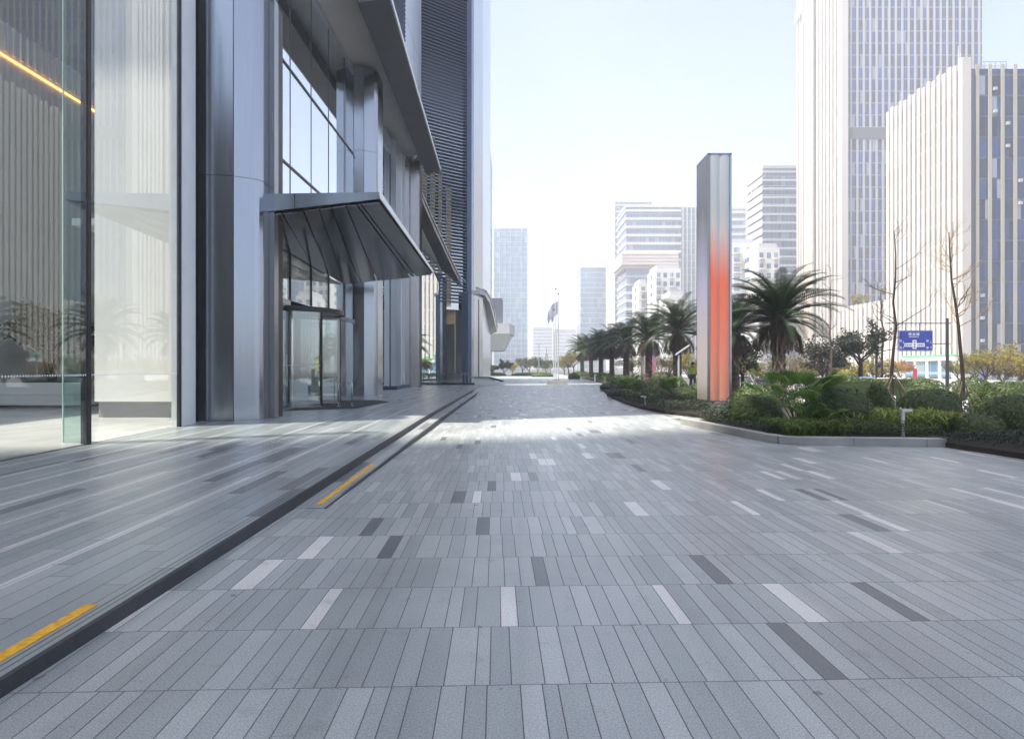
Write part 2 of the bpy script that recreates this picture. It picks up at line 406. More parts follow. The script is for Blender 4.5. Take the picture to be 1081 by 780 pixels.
def link(name, me, parent=None, loc=None):
    o = bpy.data.objects.new(name, me); COL.objects.link(o)
    if parent is not None: o.parent = parent
    if loc is not None: o.location = loc
    return o
def tag(o, label, cat, group=None):
    o['label'] = label; o['category'] = cat
    if group: o['group'] = group
    return o
def thing(name, label, cat, loc=(0, 0, 0), rz=0, group=None):
    o = bpy.data.objects.new(name, None); COL.objects.link(o); o.empty_display_size = .2
    o.location = loc; o.rotation_euler = (0, 0, rz)
    return tag(o, label, cat, group)
def struct(o): o['kind'] = 'structure'; return o
def stuff(o, label, cat): o['kind'] = 'stuff'; return tag(o, label, cat)
def kids(o): return [c for c in bpy.data.objects if c.parent == o]
def dup(root, loc, rz=0, label=None, scale=None):
    ch = kids(root)
    r = root.copy(); COL.objects.link(r); r.location = loc; r.rotation_euler = (0, 0, rz)
    if scale: r.scale = scale if isinstance(scale, tuple) else (scale,) * 3
    if label: r['label'] = label
    for c in ch:
        g = kids(c)
        d = c.copy(); COL.objects.link(d); d.parent = r
        for q in g:
            e = q.copy(); COL.objects.link(e); e.parent = d
    return r

rng = np.random.default_rng(11)
def fast_mesh(name, V, nper, mat):
    """V: (n*nper,3) verts, every nper verts one polygon"""
    n = len(V) // nper
    me = bpy.data.meshes.new(name)
    me.vertices.add(len(V)); me.vertices.foreach_set('co', np.ascontiguousarray(V, dtype=np.float32).ravel())
    me.loops.add(len(V)); me.loops.foreach_set('vertex_index', np.arange(len(V), dtype=np.int32))
    me.polygons.add(n); me.polygons.foreach_set('loop_start', np.arange(0, len(V), nper, dtype=np.int32))
    me.update(calc_edges=True); me.validate()
    me.materials.append(mat)
    return me
def leaf_quads(P, N, L, W, spread=.8, dirs=None):
    """one rhombic leaf at every point P, facing N disturbed by spread"""
    n = len(P)
    N = N + rng.normal(0, spread, (n, 3)); N /= np.linalg.norm(N, axis=1, keepdims=True) + 1e-9
    A = dirs if dirs is not None else rng.normal(0, 1, (n, 3))
    T = A - (A * N).sum(1, keepdims=True) * N; T /= np.linalg.norm(T, axis=1, keepdims=True) + 1e-9
    B = np.cross(N, T)
    l = (L * rng.uniform(.6, 1.3, (n, 1))); w = (W * rng.uniform(.7, 1.2, (n, 1)))
    q = np.stack([P - T * l * .5, P + B * w * .5 + T * l * .05, P + T * l * .5, P - B * w * .5 + T * l * .05], axis=1)
    return q.reshape(-1, 3)

def bumpy(P, amp, freq, seed):
    r = np.random.default_rng(seed); out = np.zeros(len(P))
    for k in range(6):
        d = r.normal(0, 1, 3); d *= freq * (0.7 + .35 * k) / np.linalg.norm(d)
        out += np.sin(P @ d + r.uniform(0, 6.28)) / (1 + .5 * k)
    return out * amp / 2
def dome_points(n, rx, ry, rz, seed, amp=.05, squ=2.4, zlow=-.25):
    r = np.random.default_rng(seed)
    D = r.normal(0, 1, (n * 2, 3)); D /= np.linalg.norm(D, axis=1, keepdims=True)
    D = D[D[:, 2] > zlow][:n]
    # superellipsoid: clipped shrubs have fuller shoulders than a ball
    k = (np.abs(D) ** squ).sum(1) ** (-1 / squ)
    P = D * k[:, None]
    rad = 1 + bumpy(P, amp, 5, seed + 1)
    P = P * rad[:, None]
    return P * np.array([rx, ry, rz]), D / np.array([rx, ry, rz])

def bush(name, label, cat, x, y, z, rx, ry, rz, mat='bush', leaf=.055, dens=1.0, group=None, seed=None, amp=.05):
    """clipped shrub: leafy shell over a dark woody core, standing on z"""
    seed = seed or int(abs(x * 131 + y * 37)) + 3
    area = 2 * PI * ((rx * ry) ** .8 + (rx * rz) ** .8 + (ry * rz) ** .8) / 3 * 1.5
    n = int(min(26000, max(1500, area / (leaf * leaf) * 3.0 * dens)))
    P, N = dome_points(n, rx, ry, rz * .78, seed, amp)
    N /= np.linalg.norm(N, axis=1, keepdims=True)
    P = P + N * rng.normal(-.01, .018, (len(P), 1))
    Q = leaf_quads(P, N, leaf, leaf * .62, .28)
    Q[:, 2] += rz * .22
    t = thing(name, label, cat, (x, y, z), 0, group)
    link('foliage', fast_mesh('foliage', Q, 4, M[mat]), t)
    V, _ = dome_points(400, .9, .9, .9, seed, amp)
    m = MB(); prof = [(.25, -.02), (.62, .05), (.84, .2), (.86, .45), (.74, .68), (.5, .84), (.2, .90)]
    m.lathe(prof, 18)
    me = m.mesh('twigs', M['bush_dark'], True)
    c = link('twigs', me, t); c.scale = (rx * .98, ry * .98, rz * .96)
    return t

# ------------------------------------------------------------------ trees
def branch_tree(m, p, d, length, rad, depth, rs, spread=.6, up=.25, tips=None, nseg=4, kids_n=(2, 4), shrink=.68, first=.35):
    pts = [p]; q = p.copy(); dd = d.normalized()
    for i in range(nseg):
        dd = (dd + Vector((rs.gauss(0, .12), rs.gauss(0, .12), rs.gauss(0, .08) + up * .15))).normalized()
        q = q + dd * length / nseg; pts.append(q.copy())
    m.tube(pts, [rad * (1 - .55 * i / nseg) for i in range(nseg + 1)], 5 if depth > 1 else 4, False)
    if tips is not None and depth <= 1: tips += pts[1:]
    if depth == 0: return
    for k in range(rs.randint(*kids_n)):
        i = rs.uniform(first, 1); a = i * nseg; j = min(int(a), nseg - 1); s0 = pts[j].lerp(pts[j + 1], a - j)
        ax = Vector((rs.gauss(0, 1), rs.gauss(0, 1), rs.gauss(0, 1)))
        ax = (ax - ax.dot(dd) * dd).normalized()
        nd = (dd + ax * spread * rs.uniform(.7, 1.4) + Vector((0, 0, up))).normalized()
        branch_tree(m, s0, nd, length * shrink * rs.uniform(.8, 1.15), rad * (1 - .5 * i) * .6, depth - 1, rs, spread, up, tips, nseg, kids_n, shrink, .2)

def leafy_tree(name, label, x, y, z, h, crown_r, mat, bark='bark', seed=1, leaf=.16, n=5000, trunk=.35, squash=.8, group=None, rad=None, loc_parent=None):
    rs = random.Random(seed)
    t = thing(name, label, 'tree', (x, y, z), 0, group)
    m = MB(); tips = []
    ht = h * trunk; rad = rad or h * .022
    m.tube([(0, 0, -.1), (rs.gauss(0, .03) * h, rs.gauss(0, .02) * h, ht)], [rad * 1.3, rad], 8, False)
    top = Vector(m.v[-1])
    top = Vector((m.v[-1][0], m.v[-1][1], ht))
    for k in range(6):
        a = k * 2 * PI / 6 + rs.uniform(-.4, .4)
        branch_tree(m, Vector((0, 0, ht * rs.uniform(.8, 1))), Vector((math.cos(a) * .8, math.sin(a) * .8, rs.uniform(.5, 1.3))), crown_r * rs.uniform(.6, .9), rad * .6, 2, rs, .7, .15, tips)
    m.obj('trunk', M[bark], t, True)
    # leaf clumps round the branch tips
    tip = np.array([tuple(p) for p in tips]); r0 = np.random.default_rng(seed)
    cen = np.array([0, 0, ht + (h - ht) * .5]); ext = np.array([crown_r, crown_r, (h - ht) * .5])
    tip = cen + np.clip((tip - cen) / ext, -1, 1) * ext * .92
    idx = r0.integers(0, len(tip), n)
    P = tip[idx] + r0.normal(0, crown_r * .085, (n, 3)) * np.array([1, 1, .7])
    Nn = (P - cen) / ext; Nn[:, 2] += .3; Nn /= np.linalg.norm(Nn, axis=1, keepdims=True) + 1e-6
    link('crown', fast_mesh('crown', leaf_quads(P, Nn, leaf, leaf * .6, .9), 4, M[mat]), t)
    return t

def bare_tree(name, label, base, top, seed, rad=.09, bark='bark', twig='bark', wash=.6, nbr=14, blen=1.4, depth=2, group=None, sticks=True, bias=(0, 0, 0), low=.35, up=.35):
    rs = random.Random(seed)
    t = thing(name, label, 'tree', base, 0, group)
    top = Vector(top) - Vector(base)
    pts = [Vector((0, 0, -.1))]
    for i in range(1, 9):
        f = i / 8; pts.append(top * f + Vector((rs.gauss(0, .04), rs.gauss(0, .04), 0)))
    rr = [rad * (1.15 - .9 * i / 8) for i in range(9)]
    m = MB(); m.tube(pts, rr, 10); m.obj('trunk', M[bark], t, True)
    b = MB()
    for k in range(nbr):
        f = rs.uniform(low, 1) * 8; j = min(int(f), 7); s0 = pts[j].lerp(pts[j + 1], f - j)
        a = rs.uniform(0, 2 * PI)
        d = Vector((math.cos(a) + bias[0], math.sin(a) + bias[1], rs.uniform(.1, .8) + bias[2]))
        branch_tree(b, s0, d, blen * (1.25 - .08 * f) * rs.uniform(.7, 1.2), rr[j] * .45, depth, rs, .5, up, None, 4, (2, 4), .6)
    b.obj('branches', M[twig], t, True)
    if wash:
        w = MB(); q = pts[0].lerp(pts[1], 1); dz = q.z + .1
        k = min(1, (wash + .1) / dz)
        w.tube([(0, 0, -.08), tuple(top * (wash / top.z))], [rad * 1.15 + .004, rad * 1.10 + .006], 12)
        w.obj('painted_base', M['lime_wash'], t, True)
    if sticks:
        for k in range(4):
            a = k * PI / 2 + .5; zt = 1.35
            s = MB(); s.tube([(math.cos(a) * .95, math.sin(a) * .95, -.1), tuple(top * (zt / top.z) + Vector((math.cos(a) * rad, math.sin(a) * rad, 0)))], .016, 6)
            s.obj('support_stick', M['wood_pole'], t, True)
    return t

# palms ---------------------------------------------------------------
def frond_np(r, az, elev, L, droop, nl=26, w=.42):
    """leaflets of one feather frond; returns quads and its rachis"""
    ts = np.linspace(0, 1, nl + 6)
    ang = elev - droop * ts ** 1.3
    step = L / (nl + 5)
    rx = np.concatenate([[0], np.cumsum(np.cos(ang[:-1]) * step)]); rz = np.concatenate([[0], np.cumsum(np.sin(ang[:-1]) * step)])
    ca, sa = math.cos(az), math.sin(az)
    Pt = np.stack([rx * ca, rx * sa, rz], 1)
    side = np.array([-sa, ca, 0])
    q = []
    twist = r.normal(0, .25)
    for i in range(4, nl + 6):
        f = ts[i]; ll = w * (math.sin(PI * min(1, .12 + f * .86)) ** .55) * r.uniform(.85, 1.1)
        fw = np.array([math.cos(ang[i]) * ca, math.cos(ang[i]) * sa, math.sin(ang[i])])
        upv = np.cross(side, fw); upv = upv if upv[2] > 0 else -upv
        for s in (-1, 1):
            d = side * s * (.75) + fw * .62 + upv * (.38 + twist * s) - np.array([0, 0, .18 * f])
            d /= np.linalg.norm(d)
            b = Pt[i]; wv = fw * .018
            mid = b + d * ll * .5 + upv * .01; tip = b + d * ll - np.array([0, 0, .10 * ll])
            q += [b - wv, b + wv, mid + wv * 1.1, mid - wv * 1.1, mid - wv * 1.1, mid + wv * 1.1, tip + wv * .2, tip - wv * .2]
    return q, Pt
def make_palm_parts(seed, h=3.0, nf=54, L=2.3):
    r = np.random.default_rng(seed); rs = random.Random(seed)
    Q = []; stalk = MB(); dry = []; 
    for k in range(nf):
        az = k * 2.39996 + r.normal(0, .15); f = k / nf
        elev = R(86 - 86 * f ** 1.15) + r.normal(0, .08)
        q, Pt = frond_np(r, az, elev, L * r.uniform(.85, 1.1) * (1 - .12 * abs(f - .45)), R(66 + 25 * r.random()) * (1.0 - .15 * f), 30, .36)
        o = np.array([math.cos(az) * .1, math.sin(az) * .1, h + .35 * (1 - f)])
        Q.append(np.array(q) + o)
        stalk.tube([tuple(p + o) for p in Pt[::6]], [.028 * (1 - .8 * i / len(Pt[::6])) for i in range(len(Pt[::6]))], 4, False)
    for k in range(30):
        az = k * 2.39996 + 1; q, Pt = frond_np(r, az, R(-35 - 25 * r.random()), L * .55, R(45), 16, .3)
        dry.append(np.array(q) + np.array([math.cos(az) * .16, math.sin(az) * .16, h + .02]))
    tr = MB(); prof = []
    nn = 26
    for i in range(nn):
        z = -.1 + (h + .45) * i / (nn - 1)
        rad = .27 - .05 * min(1, i / 8) + (.10 * max(0, (i - 17) / 8)) * (1 if i < 24 else .4)
        prof.append((rad + (.028 if i % 2 else 0), z))
    tr.lathe(prof, 16)
    return (tr.mesh('trunk', M['palm_bark'], False), fast_mesh('fronds', np.concatenate(Q), 4, M['palm']), stalk.mesh('frond_stalks', M['palm'], True), fast_mesh('dry_skirt', np.concatenate(dry), 4, M['palm_dry']))
PALM = [make_palm_parts(s, 3.0) for s in (5, 17, 29)]
def palm(label, x, y, z, s=1.0, k=0, rz=0, group='feather palms in the planting bed'):
    t = thing('palm_tree', label, 'palm tree', (x, y, z), rz, group); t.scale = (s, s, s)
    for nm, me in zip(('trunk', 'fronds', 'frond_stalks', 'dry_skirt'), PALM[k]): link(nm, me, t)
    return t

# ================================================================== SETTING
def zp(y): return .05 + .0105 * min(max(y, -8), 14.3)          # entrance platform, rising gently to 0.20
def zg(y): return min(.2, max(0.0, (y - 29.5) / 4.5 * .2))      # plaza, ramping up to meet it
def ztr(y): return max(0.0, min(.10, (y - 6.0) * .012))
m = MB(); m.box(-1500, 1500, -300, 1500, -1.2, -.5); struct(m.obj('ground', M['asphalt']))

def strip(mb, ys, xl, xr, zf, z0=-.45):
    """solid strip running along y between xl(y) and xr(y)"""
    for a, b in zip(ys[:-1], ys[1:]):
        mb.hexa([(xl(a), a, z0), (xr(a), a, z0), (xr(b), b, z0), (xl(b), b, z0)], [(xl(a), a, zf(a)), (xr(a), a, zf(a)), (xr(b), b, zf(b)), (xl(b), b, zf(b))])
def sheet(name, ys, xl, xr, zf, mat):
    v = []; f = []
    for i, y in enumerate(ys):
        v += [(xl(y), y, zf(y)), (xr(y), y, zf(y)), (xr(y), y, -.49), (xl(y), y, -.49)]
        if i: 
            k = 4 * i; 
            for j in range(4): f.append((k - 4 + j, k - 4 + (j + 1) % 4, k + (j + 1) % 4, k + j))
    n = len(v); f += [(0, 1, 2, 3), (n - 4, n - 3, n - 2, n - 1)]
    mb = MB().add(v, f); return struct(mb.obj(name, mat))
ysA = [-30, -8, 14.3, 40, 150]
sheet('entrance_platform', ysA, lambda y: -7.5, lambda y: -2.365, zp, M['platform'])
sheet('platform_kerb', ysA[:-1], lambda y: -2.362, lambda y: -2.33, zp, M['kerb_dark'])
sheet('plaza_paving', [-30, 10.2, 10.201, 29.5, 34, 150], lambda y: -2.327 if y < 39 else -2.36, lambda y: 45 if y < 10.2005 else 9.0, zg, M['plaza'])
sheet('lower_step', [6.0, 14.34, 30, 32.6], lambda y: -2.326, lambda y: -2.02, lambda y: ztr(y) + .004, M['platform'])
sheet('lower_step_kerb', [6.0, 14.34, 30, 32.6], lambda y: -2.018, lambda y: -1.99, lambda y: ztr(y) + .004, M['kerb_dark'])

# planting bed
bed = [(4.60, 14.7), (4.92, 13.0), (5.32, 11.12), (5.6, 10.95), (8.1, 10.75), (8.35, 9.15), (22, 9.35), (22, 15.5), (14.5, 22), (14, 88), (8.6, 88), (8.1, 60), (7.2, 46), (6.5, 40.7), (5.5, 36), (4.75, 27), (4.6, 23), (4.62, 20.5), (4.95, 18.2), (5.6, 16.7), (5.3, 15.4)]
def bedz(x, y): 
    z = .10 + zg(y)
    return z - max(0, (x - 10) * .09)
from mathutils.geometry import tessellate_polygon
bm = bmesh.new()
vs = [bm.verts.new((x, y, 0)) for x, y in bed]
for tri in tessellate_polygon([[Vector((x, y, 0)) for x, y in bed]]): bm.faces.new([vs[k] for k in tri])
for _ in range(3): bmesh.ops.subdivide_edges(bm, edges=[e for e in bm.edges if e.calc_length() > 1.2], cuts=1, use_grid_fill=False)
bmesh.ops.triangulate(bm, faces=list(bm.faces))
for v in bm.verts: v.co.z = bedz(v.co.x, v.co.y)
ex = bmesh.ops.extrude_face_region(bm, geom=list(bm.faces))
for v in ex['geom']:
    if isinstance(v, bmesh.types.BMVert): v.co.z = -.48
bmesh.ops.recalc_face_normals(bm, faces=bm.faces)
me = bpy.data.meshes.new('planting_bed'); bm.to_mesh(me); bm.free(); me.materials.append(M['soil'])
struct(link('planting_bed', me))
# pale stone kerb of the bed
kp = [(4.42, 14.9), (4.78, 13.0), (5.10, 11.3), (5.22, 11.05), (5.50, 10.86), (8.15, 10.6)]
def offset(poly, d):
    out = []
    for i, p in enumerate(poly):
        a = Vector(poly[max(i - 1, 0)]); b = Vector(poly[min(i + 1, len(poly) - 1)]); t_ = (b - a).normalized()
        out.append((p[0] + t_.y * d, p[1] - t_.x * d))
    return out
ki = offset(kp, -.24)
m = MB()
for i in range(len(kp) - 1):
    lo = [(*kp[i], -.02), (*kp[i + 1], -.02), (*ki[i + 1], -.02), (*ki[i], -.02)]
    m.hexa(lo, [(p[0], p[1], .155) for p in lo])
me = m.mesh('bed_kerb', M['kerb_pale']); bm = bmesh.new(); bm.from_mesh(me); bmesh.ops.remove_doubles(bm, verts=bm.verts, dist=1e-4)
bad = [f for f in bm.faces if False]
bm.to_mesh(me); bm.free(); struct(link('bed_kerb', me))
# road beyond the bed, its pavements and markings
m = MB(); m.box(15.2, 18.4, 9.4, 150, -.499, -.36); struct(m.obj('pavement', M['pavement']))
m = MB(); m.box(34.5, 71.4, 60, 150, -.499, -.36); m.box(34.5, 41, 0, 60, -.499, -.36); struct(m.obj('far_pavement', M['pavement']))
m = MB(); m.box(18.4, 34.5, -40, 600, -.499, -.494); struct(m.obj('road', M['asphalt']))
m = MB()
for i in range(60): m.box(22.3, 22.45, i * 6, i * 6 + 3, -.4925, -.489)
m.box(26.3, 26.45, 0, 400, -.4925, -.489)
struct(m.obj('road_marking', M['line']))
m = MB(); m.box(41.1, 60, 8, 59.5, -.499, -.42); struct(m.obj('lawn', M['grass_green']))

# yellow strips
for (a, b, x, lab) in ((1.2, 3.36, -2.515, 'yellow warning strip on the platform edge nearest the viewer'), (6.15, 8.6, -2.125, 'yellow warning strip on the lower step by the kerb, further along')):
    zf = (lambda y: zp(y) + .001) if x < -2.4 else (lambda y: ztr(y) + .005)
    m = MB(); w = .038 if x < -2.4 else .03
    m.hexa([(x - w, a, zf(a)), (x + w, a, zf(a)), (x + w, b, zf(b)), (x - w, b, zf(b))], [(x - w, a, zf(a) + .004), (x + w, a, zf(a) + .004), (x + w, b, zf(b) + .004), (x - w, b, zf(b) + .004)])
    tag(m.obj('warning_strip', M['yellow']), lab, 'warning strip', 'yellow warning strips at the step edges')

# ================================================================== LEFT: the entrance building
B = thing('office_building', 'glass and brushed steel entrance building filling the left side', 'building', (0, 0, 0))
def bx(name, mat, x0, x1, y0, y1, z0, z1, parent=B, bevel=0):
    return MB().box(x0, x1, y0, y1, z0, z1).obj(name, M[mat], parent, bevel=bevel)
# lobby shell
strip_ = MB(); v = []
sheet_l = MB()
for a, b in ((-12, 14.3), (14.3, 40)):
    sheet_l.hexa([(-17, a, -.45), (-7.505, a, -.45), (-7.505, b, -.45), (-17, b, -.45)], [(-17, a, zp(a) + .006), (-7.505, a, zp(a) + .006), (-7.505, b, zp(b) + .006), (-17, b, zp(b) + .006)])
sheet_l.obj('lobby_floor', M['lobby_floor'], B)
bx('rear_wall', 'lobby_wall', -17.4, -17.0, -12, 40, 0, 13)
rb = MB()
for i in range(90): rb.box(-16.998, -16.93, -4 + i * .3, -3.9 + i * .3, 12.05, 13)
rb.obj('wall_rib', M['soffit'], B)
bx('upper_rear_wall', 'soffit', -16.999, -16.992, -12, 40, 12.0, 13)
bx('cove_light', 'cove', -16.995, -16.94, -12, 26, 11.86, 11.905)
bx('white_wall', 'white_wall', -10.85, -7.78, 14.6, 14.9, .62, 13)
bx('skirting', 'skirting', -10.8, -7.78, 14.68, 14.9, .2, .618)
bx('lobby_wall', 'lobby_wall', -12.2, -12.0, 23.0, 38, .2, 11)
bx('lobby_ceiling', 'soffit', -11.99, -7.4, 15.3, 38, 5.36, 5.55)
bx('lobby_rear_panel', 'tan', -11.98, -11.9, 16.5, 25, .22, 3.2)
# ground-floor glass left of the first column
for i, (a, b) in enumerate(((-8, -2.1), (-2.06, 1.86), (1.9, 5.86), (5.9, 9.84), (9.93, 12.55))):
    bx('glass_panel', 'lobby_glass', -7.472, -7.45, a, b, zp((a + b) / 2) + .03, 11.5)
fin_ = bx('glass_fin', 'fin_glass', -7.97, -7.5, 9.98, 10.0, .16, 11.5); bx('polished_edge', 'glass_edge', -7.99, -7.972, 9.978, 10.002, .16, 11.5, fin_)
for y in (5.88,):
    bx('mullion', 'glass_edge', -7.47, -7.45, y - .012, y + .012, .1, 11.5)
bx('mullion', 'black_metal', -7.56, -7.43, 9.845, 9.925, .1, 11.5)
bx('mullion', 'black_metal', -7.5, -7.43, 12.555, 12.62, .1, 11.5)
bx('sill', 'steel_dark', -7.5, -7.44, -8, 9.84, zp(1) , zp(8) + .02)
bx('jamb', 'white_metal', -7.66, -7.43, 12.625, 13.02, .1, 11.5)
bx('jamb', 'black_metal', -7.9, -7.70, 13.3, 13.58, .1, 11.5)
bx('jamb', 'white_metal', -7.70, -7.50, 13.04, 13.3, .1, 11.5)
dm = MB()
for k in range(130):
    y = 6.0 + k * .05
    if y < 12.5 and not (9.82 < y < 9.95): dm.box(-7.4488, -7.447, y, y + .022, 1.355, 1.385)
dm.obj('safety_dots', M['dot_white'], B)['kind'] = 'stuff'

# steel columns
def smooth_by_angle(o, deg):
    me = o.data
    bm = bmesh.new(); bm.from_mesh(me)
    for f in bm.faces: f.smooth = True
    for e in bm.edges:
        if len(e.link_faces) == 2 and e.calc_face_angle(0) > R(deg): e.smooth = False
    bm.to_mesh(me); bm.free()
def column(y, h, mat='steel'):
    pl = [(-7.8, y + .5), (-7.79, y + .03)]
    px_, py_ = -7.76, y
    for k in range(9):                                   # gently bowed front, 6 to 14 degrees
        pl.append((px_, py_)); a = R(6 + 8 * k / 8); px_ += .94 / 8 * math.cos(a); py_ += .94 / 8 * math.sin(a)
    y1 = pl[-1][1]
    pl += [(-6.42, y1 + .21), (-6.33, y1 + .28), (-6.29, y1 + .40), (-6.29, y + 1.55), (-7.8, y + 1.55)]
    cx, cy = -6.9, y + .8
    m_ = MB(); zs = [zp(y) - .02] + [z for z in (6.16, 11.4, 16.7, 22, 27.3) if z < h - 1] + [h]
    for a, b in zip(zs[:-1], zs[1:]): m_.prism(pl, a + (.0 if a < 1 else .012), b)
    c = m_.obj('column', M[mat], B); smooth_by_angle(c, 5)
    inn = [(cx + (p[0] - cx) * .985, cy + (p[1] - cy) * .985) for p in pl]
    MB().prism(inn, .0, h - .01).obj('joint', M['black_metal'], c)
    MB().box(pl[10][0] - .009, pl[10][0] + .009, y1 - .004, y1 + .02, zs[0] + .02, h - .05).obj('seam', M['black_metal'], c)
column(13.6, 11.0); column(25.6, 15.2); column(37.2, 38, 'steel_dark')

# main bay between the first two columns
XG = -7.25
ys = [15.2, 16.4, 18.3, 20.2, 22.1, 24.15, 25.55]; zs = [5.62, 8.0, 11.15, 14.75]
for i in range(len(ys) - 1):
    for j in range(3):
        bx('glass_panel', 'upper_glass', XG - .02, XG + random.uniform(-.002, .002), ys[i] + .02, ys[i + 1] - .02, zs[j] + .04, zs[j + 1] - .04)
    bx('transom_glass', 'door_glass', XG - .02, XG, ys[i] + .02, ys[i + 1] - .02, 3.68, 5.34)
for y in ys[1:-1]: bx('mullion', 'black_metal', XG - .06, XG + .012, y - .018, y + .018, 5.62, 14.8)
for y in ys[1:]: bx('door_mullion', 'black_metal', XG - .08, XG + .03, y - .025, y + .025, 3.66, 5.34)
for z in (8.0, 11.15): bx('transom', 'black_metal', XG - .08, XG + .03, 15.2, 25.55, z - .04, z + .04)
bx('transom', 'steel_pale', XG - .1, XG + .05, 15.2, 25.55, 14.76, 14.98)
bx('spandrel', 'steel_dark', XG - .1, XG + .02, 15.2, 25.55, 5.345, 5.615)
bx('column_edge', 'steel_dark', -6.285, -6.15, 14.5, 14.75, .19, 10.98); bx('column_edge', 'black_metal', -6.285, -6.2, 14.76, 15.15, .19, 10.98)
bx('door_head', 'steel_dark', XG - .12, XG + .06, 16.3, 18.2, 3.5, 3.66)
bx('door_head', 'steel_dark', XG - .12, XG + .06, 21.2, 25.55, 3.5, 3.66)
# side leaf left of the revolving door
sl = bx('side_door', 'door_glass', XG - .02, XG, 16.55, 18.02, .28, 3.44)
for (a, b, c, d) in ((16.42, 16.55, .2, 3.5), (18.02, 18.16, .2, 3.5), (16.55, 18.02, .2, .30), (16.55, 18.02, 3.42, 3.5)):
    bx('door_frame', 'steel_dark', XG - .05, XG + .04, a, b, c, d, sl)
bx('push_bar', 'chrome', XG + .045, XG + .075, 17.85, 17.88, .9, 1.9, sl)
bx('side_glass', 'door_glass', XG - .02, XG, 21.3, 25.5, .22, 3.5)
bx('side_jamb', 'steel', XG - .06, XG + .05, 15.2, 16.4, .2, 5.34)
# revolving door
rd = thing('revolving_door', '', '', (-7.7, 19.6, .2)); del rd['label']; del rd['category']; rd.parent = B; rd.scale = (.945, .945, 1.02)
def arc(mb, r0, r1, a0, a1, z0, z1, n=14):
    for i in range(n):
        p, q = R(a0 + (a1 - a0) * i / n), R(a0 + (a1 - a0) * (i + 1) / n)
        mb.hexa([(r0 * math.cos(p), r0 * math.sin(p), z0), (r1 * math.cos(p), r1 * math.sin(p), z0), (r1 * math.cos(q), r1 * math.sin(q), z0), (r0 * math.cos(q), r0 * math.sin(q), z0)],
                [(r0 * math.cos(p), r0 * math.sin(p), z1), (r1 * math.cos(p), r1 * math.sin(p), z1), (r1 * math.cos(q), r1 * math.sin(q), z1), (r0 * math.cos(q), r0 * math.sin(q), z1)])
    return mb
arc(MB(), 1.76, 1.78, -92, -36, .06, 3.05).obj('curved_glass', M['door_glass'], rd)
arc(MB(), 1.76, 1.78, 36, 92, .06, 3.05).obj('curved_glass', M['door_glass'], rd)
arc(MB(), 1.72, 1.84, -95, 95, 3.06, 3.22, 30).obj('drum_head', M['black_metal'], rd)
arc(MB(), 1.72, 1.82, -92, -36, 0, .06).obj('base_rail', M['steel_dark'], rd)
arc(MB(), 1.72, 1.82, 36, 92, 0, .06).obj('base_rail', M['steel_dark'], rd)
MB().lathe([(1.715, 3.10), (1.715, 3.2)], 48).obj('drum_ceiling', M['white_wall'], rd)
for a in (-36, 36, -90, 90):
    MB().tube([(1.77 * math.cos(R(a)), 1.77 * math.sin(R(a)), 0), (1.77 * math.cos(R(a)), 1.77 * math.sin(R(a)), 3.06)], .045, 10).obj('post', M['black_metal'], rd)
MB().tube([(0, 0, 0), (0, 0, 3.1)], .05, 12).obj('spindle', M['chrome'], rd)
for a in (20, 110, 200, 290):
    u = Vector((math.cos(R(a)), math.sin(R(a)), 0)); w = Vector((-u.y, u.x, 0))
    def wing(s0, s1, z0, z1, t_): 
        lo = [u * s0 - w * t_, u * s1 - w * t_, u * s1 + w * t_, u * s0 + w * t_]
        return MB().hexa([(p.x, p.y, z0) for p in lo], [(p.x, p.y, z1) for p in lo])
    g = wing(.06, 1.66, .1, 2.95, .006).obj('wing', M['door_glass'], rd)
    fr = wing(1.62, 1.68, .05, 3.0, .022); fr.v += []; fr.obj('wing_frame', M['steel_dark'], g)
    wing(.06, 1.62, .03, .12, .02).obj('wing_rail', M['steel_dark'], g); wing(.06, 1.62, 2.93, 3.02, .02).obj('wing_rail', M['steel_dark'], g)
dm = MB()
for i in range(34):
    a = R(-88 + i * 1.55); p = Vector((1.783 * math.cos(a), 1.783 * math.sin(a), 0)); s_ = Vector((-math.sin(a), math.cos(a), 0)) * .012
    dm.hexa([tuple(p - s_ + Vector((0, 0, 1.33))), tuple(p + s_ + Vector((0, 0, 1.33))), tuple(p * 1.001 + s_ + Vector((0, 0, 1.33))), tuple(p * 1.001 - s_ + Vector((0, 0, 1.33)))],
            [tuple(p - s_ + Vector((0, 0, 1.36))), tuple(p + s_ + Vector((0, 0, 1.36))), tuple(p * 1.001 + s_ + Vector((0, 0, 1.36))), tuple(p * 1.001 - s_ + Vector((0, 0, 1.36)))])
dm.obj('safety_dots', M['dot_white'], rd)['kind'] = 'stuff'
for k, z in enumerate((1.18, 1.33, 1.52)):
    arc(MB(), 1.782, 1.786, -44, -40, z, z + .11, 2).obj('sticker', M['sticker_yellow'], rd)

